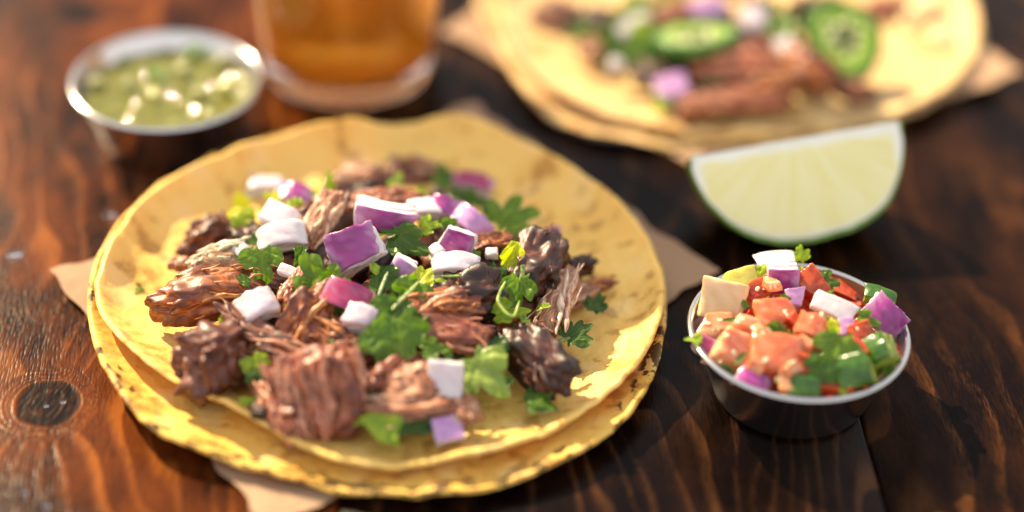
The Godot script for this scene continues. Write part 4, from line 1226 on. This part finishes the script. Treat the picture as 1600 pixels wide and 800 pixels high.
	herb("small oval light green leaf on the purple cube of the pico", V(81.4, 29.8, 41.1), 4.5, 4, 1, "pale", turned(80, 50, 0), 63, 0.3, 0.2, 0.0, false, g)
	herb("large green cilantro leaf at the front of the pico", V(87.8, 27.5, 74.6), 16, 15, 3, "mid", turned(-112, 36, 0), 64, 0.3, 0.4, 0.0, false, g)
	herb("green leaf below the large leaf at the front of the pico", V(83.7, 25.5, 80.1), 12, 11, 3, "deep", turned(-130, 40, 0), 65, 0.4, 0.4, 0.0, false, g)
	herb("bright folded leaf above the large leaf of the pico", V(88.3, 29.7, 66.3), 7, 5, 1, "yellow", turned(110, 40, 0), 66, 0.6, 0.3, 0.0, false, g)
	herb("dark leaf at the tip of the lilac slab in the pico", V(99.2, 27.5, 59.2), 9, 6, 3, "mid", turned(-20, 30, 0), 67, 0.4, 0.3, 0.0, false, g)
	herb("thin green blade leaning on the right rim of the pico", V(103.8, 20.7, 72.9), 9, 3.5, 1, "mid", turned(52, 20, 0), 68, 0.4, 0.1, 0.0, false, g)
	herb("yellow leaf tip hanging over the left rim of the cup", V(50.5, 23.5, 66.0), 7, 4, 3, "bright", turned(172, 10, 0), 69, 0.4, 0.4, 0.0, false, g)
	herb("dark leaf along the left front rim of the pico", V(59.1, 19.9, 75.1), 9, 4, 1, "dark", turned(-28, 20, 0), 70, 0.4, 0.3, 0.0, false, g)
	herb("dark leaf under the orange cube at the middle left of the pico", V(73.9, 26.9, 65.4), 11, 5, 3, "deep", turned(-4, 30, 0), 71, 0.4, 0.3, 0.0, false, g)
	herb("dark leaf at the back right of the pico", V(90.6, 24.8, 38.8), 9, 7, 3, "deep", turned(10, 30, 0), 72, 0.4, 0.3, 0.0, false, g)
	herb("small dark leaf right of the glossy front cube", V(82.5, 26.6, 69.6), 7, 6, 3, "dark", turned(20, 30, 0), 73, 0.4, 0.3, 0.0, false, g)


func jalapeno(label: String, at: Vector3, rx: float, rz: float, turn: Basis, seed_: int) -> void:
	var t := thing("jalapeno_slice", label, "pepper", at, "jalapeno slices on the back taco")
	t.basis = turn
	var n := 61
	var ring := func(k: float, y: float) -> Array:
		var out := []
		for i in n:
			var a := TAU * i / (n - 1)
			var w := 1.0 + 0.06 * sin(3.0 * a + seed_)
			out.append(Vector3(cos(a) * rx * k * w, y, sin(a) * rz * k * w) * 0.001)
		return out
	var p := PackedVector3Array()
	for q in [Vector2(0.83, 2.2), Vector2(0.97, 2.2), Vector2(1.0, 1.6), Vector2(1.01, 0.0), Vector2(1.0, -1.6), Vector2(0.97, -2.2), Vector2(0.83, -2.2), Vector2(0.83, 2.2)]:
		p.append_array(PackedVector3Array(ring.call(q.x, q.y)))
	put("skin", grid(p, PackedColorArray(), n, 8, true), M.jalapeno_skin, t)
	put("core", lathe([Vector2(0.01, 1.5), Vector2(0.22 * rx, 1.6), Vector2(0.40 * rx, 1.45), Vector2(0.42 * rx, 0.0)], 24), M.jalapeno_painted_hollow, t)  # dark disc painting the shaded hollow at the middle of the slice
	p = PackedVector3Array()
	for q in [Vector2(0.001, 1.1), Vector2(0.25, 1.3), Vector2(0.5, 1.1), Vector2(0.6, 1.8), Vector2(0.8, 2.05), Vector2(0.835, 1.9), Vector2(0.835, -1.9), Vector2(0.001, -1.8)]:
		p.append_array(PackedVector3Array(ring.call(q.x, q.y)))
	put("flesh", grid(p, PackedColorArray(), n, 8, true), M.jalapeno_flesh, t)
	for k in 9:
		var a := TAU * k / 9.0 + 0.3 * seed_
		var r := 0.34 + 0.1 * (k % 3)
		var s := put("seed", lathe([Vector2(0.01, -0.5), Vector2(0.9, -0.25), Vector2(1.2, 0.0), Vector2(0.9, 0.3), Vector2(0.01, 0.5)], 12), M.seed, t)
		s.position = Vector3(cos(a) * rx * r, 1.5, sin(a) * rz * r) * 0.001
		s.rotation = Vector3(0.3 * sin(k), a, 0.3)


func make_back_filling() -> void:
	var m := mat("jalapeno_skin", lin(0.022, 0.10, 0.005), 0.16)
	m = mat("jalapeno_painted_hollow", lin(0.060, 0.085, 0.012), 0.4)
	m = mat("jalapeno_flesh", lin(0.19, 0.31, 0.025), 0.22)
	m.backlight_enabled = true
	m.backlight = Color(0.3, 0.4, 0.1)
	var gm := "pork pieces on the back taco"
	var spots := ["under its large dark leaf", "under its yellow green leaf", "under the jalapeno crescent", "under its lilac white onion", "under the jalapeno ring", "in front of the crescent", "under its flat pork slab", "behind its orange brown piece", "at the back, behind the crescent", "at the back, behind the ring", "at its far left back"]
	var bed := [V(32.7, 7.2, -131.0), V(51.1, 9.1, -138.4), V(68.8, 10.4, -128.7), V(87.2, 10.2, -130.7), V(106.5, 8.4, -140.1), V(52.3, 9.0, -107.5), V(74.4, 9.9, -107.9), V(94.6, 9.5, -110.4), V(71.8, 5.6, -175.2), V(97.0, 1.4, -185.2), V(48.4, 1.4, -185.7)]
	for k in bed.size():
		meat("half hidden brown pork piece on the back taco, " + spots[k], bed[k], Vector3(24, 9, 16), "brown" if k % 2 else "dark", turned(40.0 * k, 0, 20.0 * k), 130 + k, 0, 0.9, 0.4, 0.4, 0.0, "buried pork pieces of the back taco")
	meat("dark brown pork piece at the left end of the back taco", V(12.6, 6.4, -135.9), Vector3(18, 10, 14), "brown", turned(50, 0, 0), 41, 2, 0.8, 0.4, 0.4, 0.0, gm)
	meat("flat pink brown pork slab below the jalapeno crescent", V(70.7, 16.7, -94.3), Vector3(28, 7, 16), "pink", turned(6, 10, 0), 42, 10, 0.8, 0.25, 0.6, 0.0, gm)
	meat("long pork strip along the front edge of the back taco", V(72.4, 11.2, -77.5), Vector3(33, 6, 9), "pink", turned(6, 10, 0), 43, 9, 0.9, 0.25, 0.5, 0.0, gm)
	meat("orange brown pork piece left of the jalapeno ring", V(97.5, 15.6, -93.0), Vector3(19, 10, 13), "crisp", turned(-40, 10, 0), 44, 3, 0.9, 0.4, 0.4, 0.0, gm)
	meat("pink pork piece right of the jalapeno ring", V(133.2, 6.4, -153.4), Vector3(16, 7, 10), "pink", turned(10, 0, 0), 45, 2, 0.7, 0.3, 0.4, 0.0, gm)
	meat("pinkish pork bit left of the cilantro on the back taco", V(24.4, 10.7, -108.3), Vector3(8, 6, 10), "pale", turned(60, 0, 0), 46, 1, 0.5, 0.3, 0.3, 0.0, gm)
	meat("small pork knob at the front left of the back filling", V(58.6, 8.9, -74.3), Vector3(12, 6, 8), "crisp", turned(40, 0, 0), 47, 1, 0.6, 0.3, 0.3, 0.0, gm)
	meat("shredded pork piece at the back of the crescent jalapeno slice", V(54.3, 17.7, -122.7), Vector3(18, 7, 9), "pink", turned(30, 10, 0), 48, 6, 0.9, 0.3, 0.5, 0.0, gm)
	meat("shredded pork piece in front of the jalapeno ring", V(112.3, 10.4, -88.6), Vector3(15, 5, 7), "brown", turned(-20, 10, 0), 49, 5, 0.9, 0.3, 0.5, 0.0, gm)
	meat("browned pork piece between the flat slab and the front strip", V(85.5, 14.0, -84.6), Vector3(16, 7, 8), "crisp", turned(16, 10, 0), 50, 4, 0.9, 0.4, 0.3, 0.0, gm)
	meat("dark pork piece at the left of the flat slab", V(44.9, 12.1, -89.9), Vector3(15, 7, 9), "dark", turned(-36, 10, 0), 51, 3, 0.8, 0.4, 0.3, 0.0, gm)
	var go := "onion and cheese bits on the back taco"
	onion("long white onion bit on the cilantro of the back taco", V(35.8, 17.4, -111.9), Vector3(9, 4, 6), turned(50, 30, 0), 81, "", 0.1, 1, go)
	onion("white onion bit right of the long white one on the back taco", V(41.1, 18.3, -116.1), Vector3(6, 4, 5), turned(20, 30, 0), 82, "", 0.1, 1, go)
	onion("purple onion piece behind the jalapeno crescent", V(63.8, 20.2, -123.7), Vector3(13, 6, 9), turned(10, 30, 0), 83, "lilac", 0.1, 1, go)
	onion("lilac white onion piece between the two jalapeno slices", V(80.1, 20.4, -116.9), Vector3(9, 6, 11), turned(10, 30, 0), 84, "", 0.1, 1, go)
	onion("round white onion bit at the left front of the back cilantro", V(32.7, 12.9, -94.7), Vector3(5, 4, 5), turned(0, 30, 0), 85, "", 0.1, 1, go)
	onion("lilac onion piece at the front left of the back filling", V(51.5, 12.4, -81.9), Vector3(12, 6, 10), turned(20, 25, 0), 86, "lilac", 0.1, 1, go)
	onion("pale onion piece left of the orange brown pork", V(89.9, 18.2, -102.3), Vector3(8, 5, 7), turned(30, 20, 0), 87, "", 0.1, 1, go)
	for q in [["pale yellow cheese crumb at the right edge of the back taco", V(148.8, 6.5, -134.5), 9.0, 1], ["larger pale yellow cheese lump at the top right of the back taco", V(146.4, 7.4, -152.8), 12.0, 2], ["small cheese crumb beside the larger lump of the back taco", V(139.2, 6.4, -144.6), 6.0, 3]]:
		single("cheese_crumb", dice(Vector3(0.6, 0.35, 0.45) * q[2], 90 + q[3], 0.6, 0.3, 0.1, lin(0.74, 0.58, 0.30), lin(0.70, 0.50, 0.22), 8), M.cheese, q[0], "cheese", q[1], turned(30.0 * q[3], 10, 0), go)
	var gc := "cilantro leaves on the back taco"
	herb("large dark cilantro leaf at the left of the back filling", V(32.3, 15.4, -107.0), 20, 18, 5, "deep", turned(220, 30, 0), 81, 0.3, 0.4, 0.0, false, gc)
	herb("dark cilantro leaf in front of the large one on the back taco", V(35.1, 13.7, -97.3), 17, 14, 3, "dark", turned(-60, 30, 0), 82, 0.3, 0.4, 0.0, false, gc)
	herb("yellow green cilantro leaf left of the jalapeno crescent", V(45.3, 18.2, -105.3), 18, 15, 3, "bright", turned(30, 30, 0), 83, 0.3, 0.4, 0.0, false, gc)
	herb("green cilantro leaf at the top of the back filling", V(41.0, 18.4, -127.9), 18, 15, 3, "mid", turned(100, 30, 0), 84, 0.3, 0.4, 0.0, false, gc)
	herb("green cilantro leaf left of the jalapeno ring", V(90.1, 21.0, -114.1), 16, 14, 3, "mid", turned(80, 30, 0), 85, 0.3, 0.4, 0.0, false, gc)
	herb("dark cilantro leaf under the jalapeno crescent", V(49.1, 15.4, -94.5), 18, 12, 3, "dark", turned(-20, 20, 0), 86, 0.3, 0.4, 0.0, false, gc)
	herb("green scrap at the front left edge of the back filling", V(48.2, 9.0, -76.1), 9, 7, 3, "bright", turned(-20, 20, 0), 87, 0.3, 0.4, 0.0, false, gc)
	herb("dark cilantro scrap on the flat pork slab", V(65.5, 14.7, -82.6), 10, 7, 3, "dark", turned(-10, 20, 0), 88, 0.3, 0.4, 0.0, false, gc)
	herb("dark leaf between the crescent and the ring of jalapeno", V(86.0, 19.3, -128.3), 16, 12, 3, "dark", turned(40, 20, 0), 89, 0.3, 0.4, 0.0, false, gc)
	herb("bright leaf tip over the left end of the crescent", V(40.4, 16.7, -97.0), 13, 11, 3, "mid", turned(-30, 30, 0), 90, 0.3, 0.4, 0.0, false, gc)
	herb("dark leaf at the far left of the back filling", V(19.9, 12.0, -117.9), 14, 11, 3, "deep", turned(150, 30, 0), 91, 0.3, 0.4, 0.0, false, gc)
	herb("leaf at the top between the onion bits of the back taco", V(54.4, 19.7, -128.3), 16, 13, 3, "bright", turned(60, 30, 0), 92, 0.3, 0.4, 0.0, false, gc)
	jalapeno("jalapeno slice standing on edge as a crescent on the back taco", V(58.8, 20.0, -101.7), 15.5, 13.0, turned(0, 0, 0) * Basis(Vector3.UP, deg_to_rad(24)) * Basis(Vector3.RIGHT, deg_to_rad(-12)), 1)
	jalapeno("round jalapeno ring with seeds at the right of the back taco", V(110.6, 18.8, -108.3), 12.5, 16.0, turned(24, 30, 0), 2)


func make_crumbs() -> void:
	var drops := [["water drop added for sparkle on the table left of the front taco", V(-125.9, 0.0, -11.9), 2.0], ["water drop added for sparkle at the left edge of the table", V(-150.6, -0.0, 10.8), 2.4], ["tiny water drop added for sparkle inside the dark knot", V(-122.3, 0.0, 77.3), 0.9], ["second added tiny water drop inside the dark knot", V(-126.6, 0.0, 79.2), 0.8], ["tiny water drop added for sparkle at the bottom left of the table", V(-124.9, 0.0, 114.0), 1.0], ["water drop added for sparkle near the lower left corner of the table", V(-118.3, 0.0, 118.5), 1.2]]
	for d in drops:  # drops added to give the wood small glints
		var r: float = d[2]
		single("added_water_drop", lathe([Vector2(0.01, 0.02), Vector2(r, 0.02), Vector2(r * 0.96, r * 0.12), Vector2(r * 0.75, r * 0.32), Vector2(r * 0.4, r * 0.45), Vector2(0.01, r * 0.48)], 20), M.water, d[0], "water drop", d[1], Basis(), "water drops added for sparkle on the table")
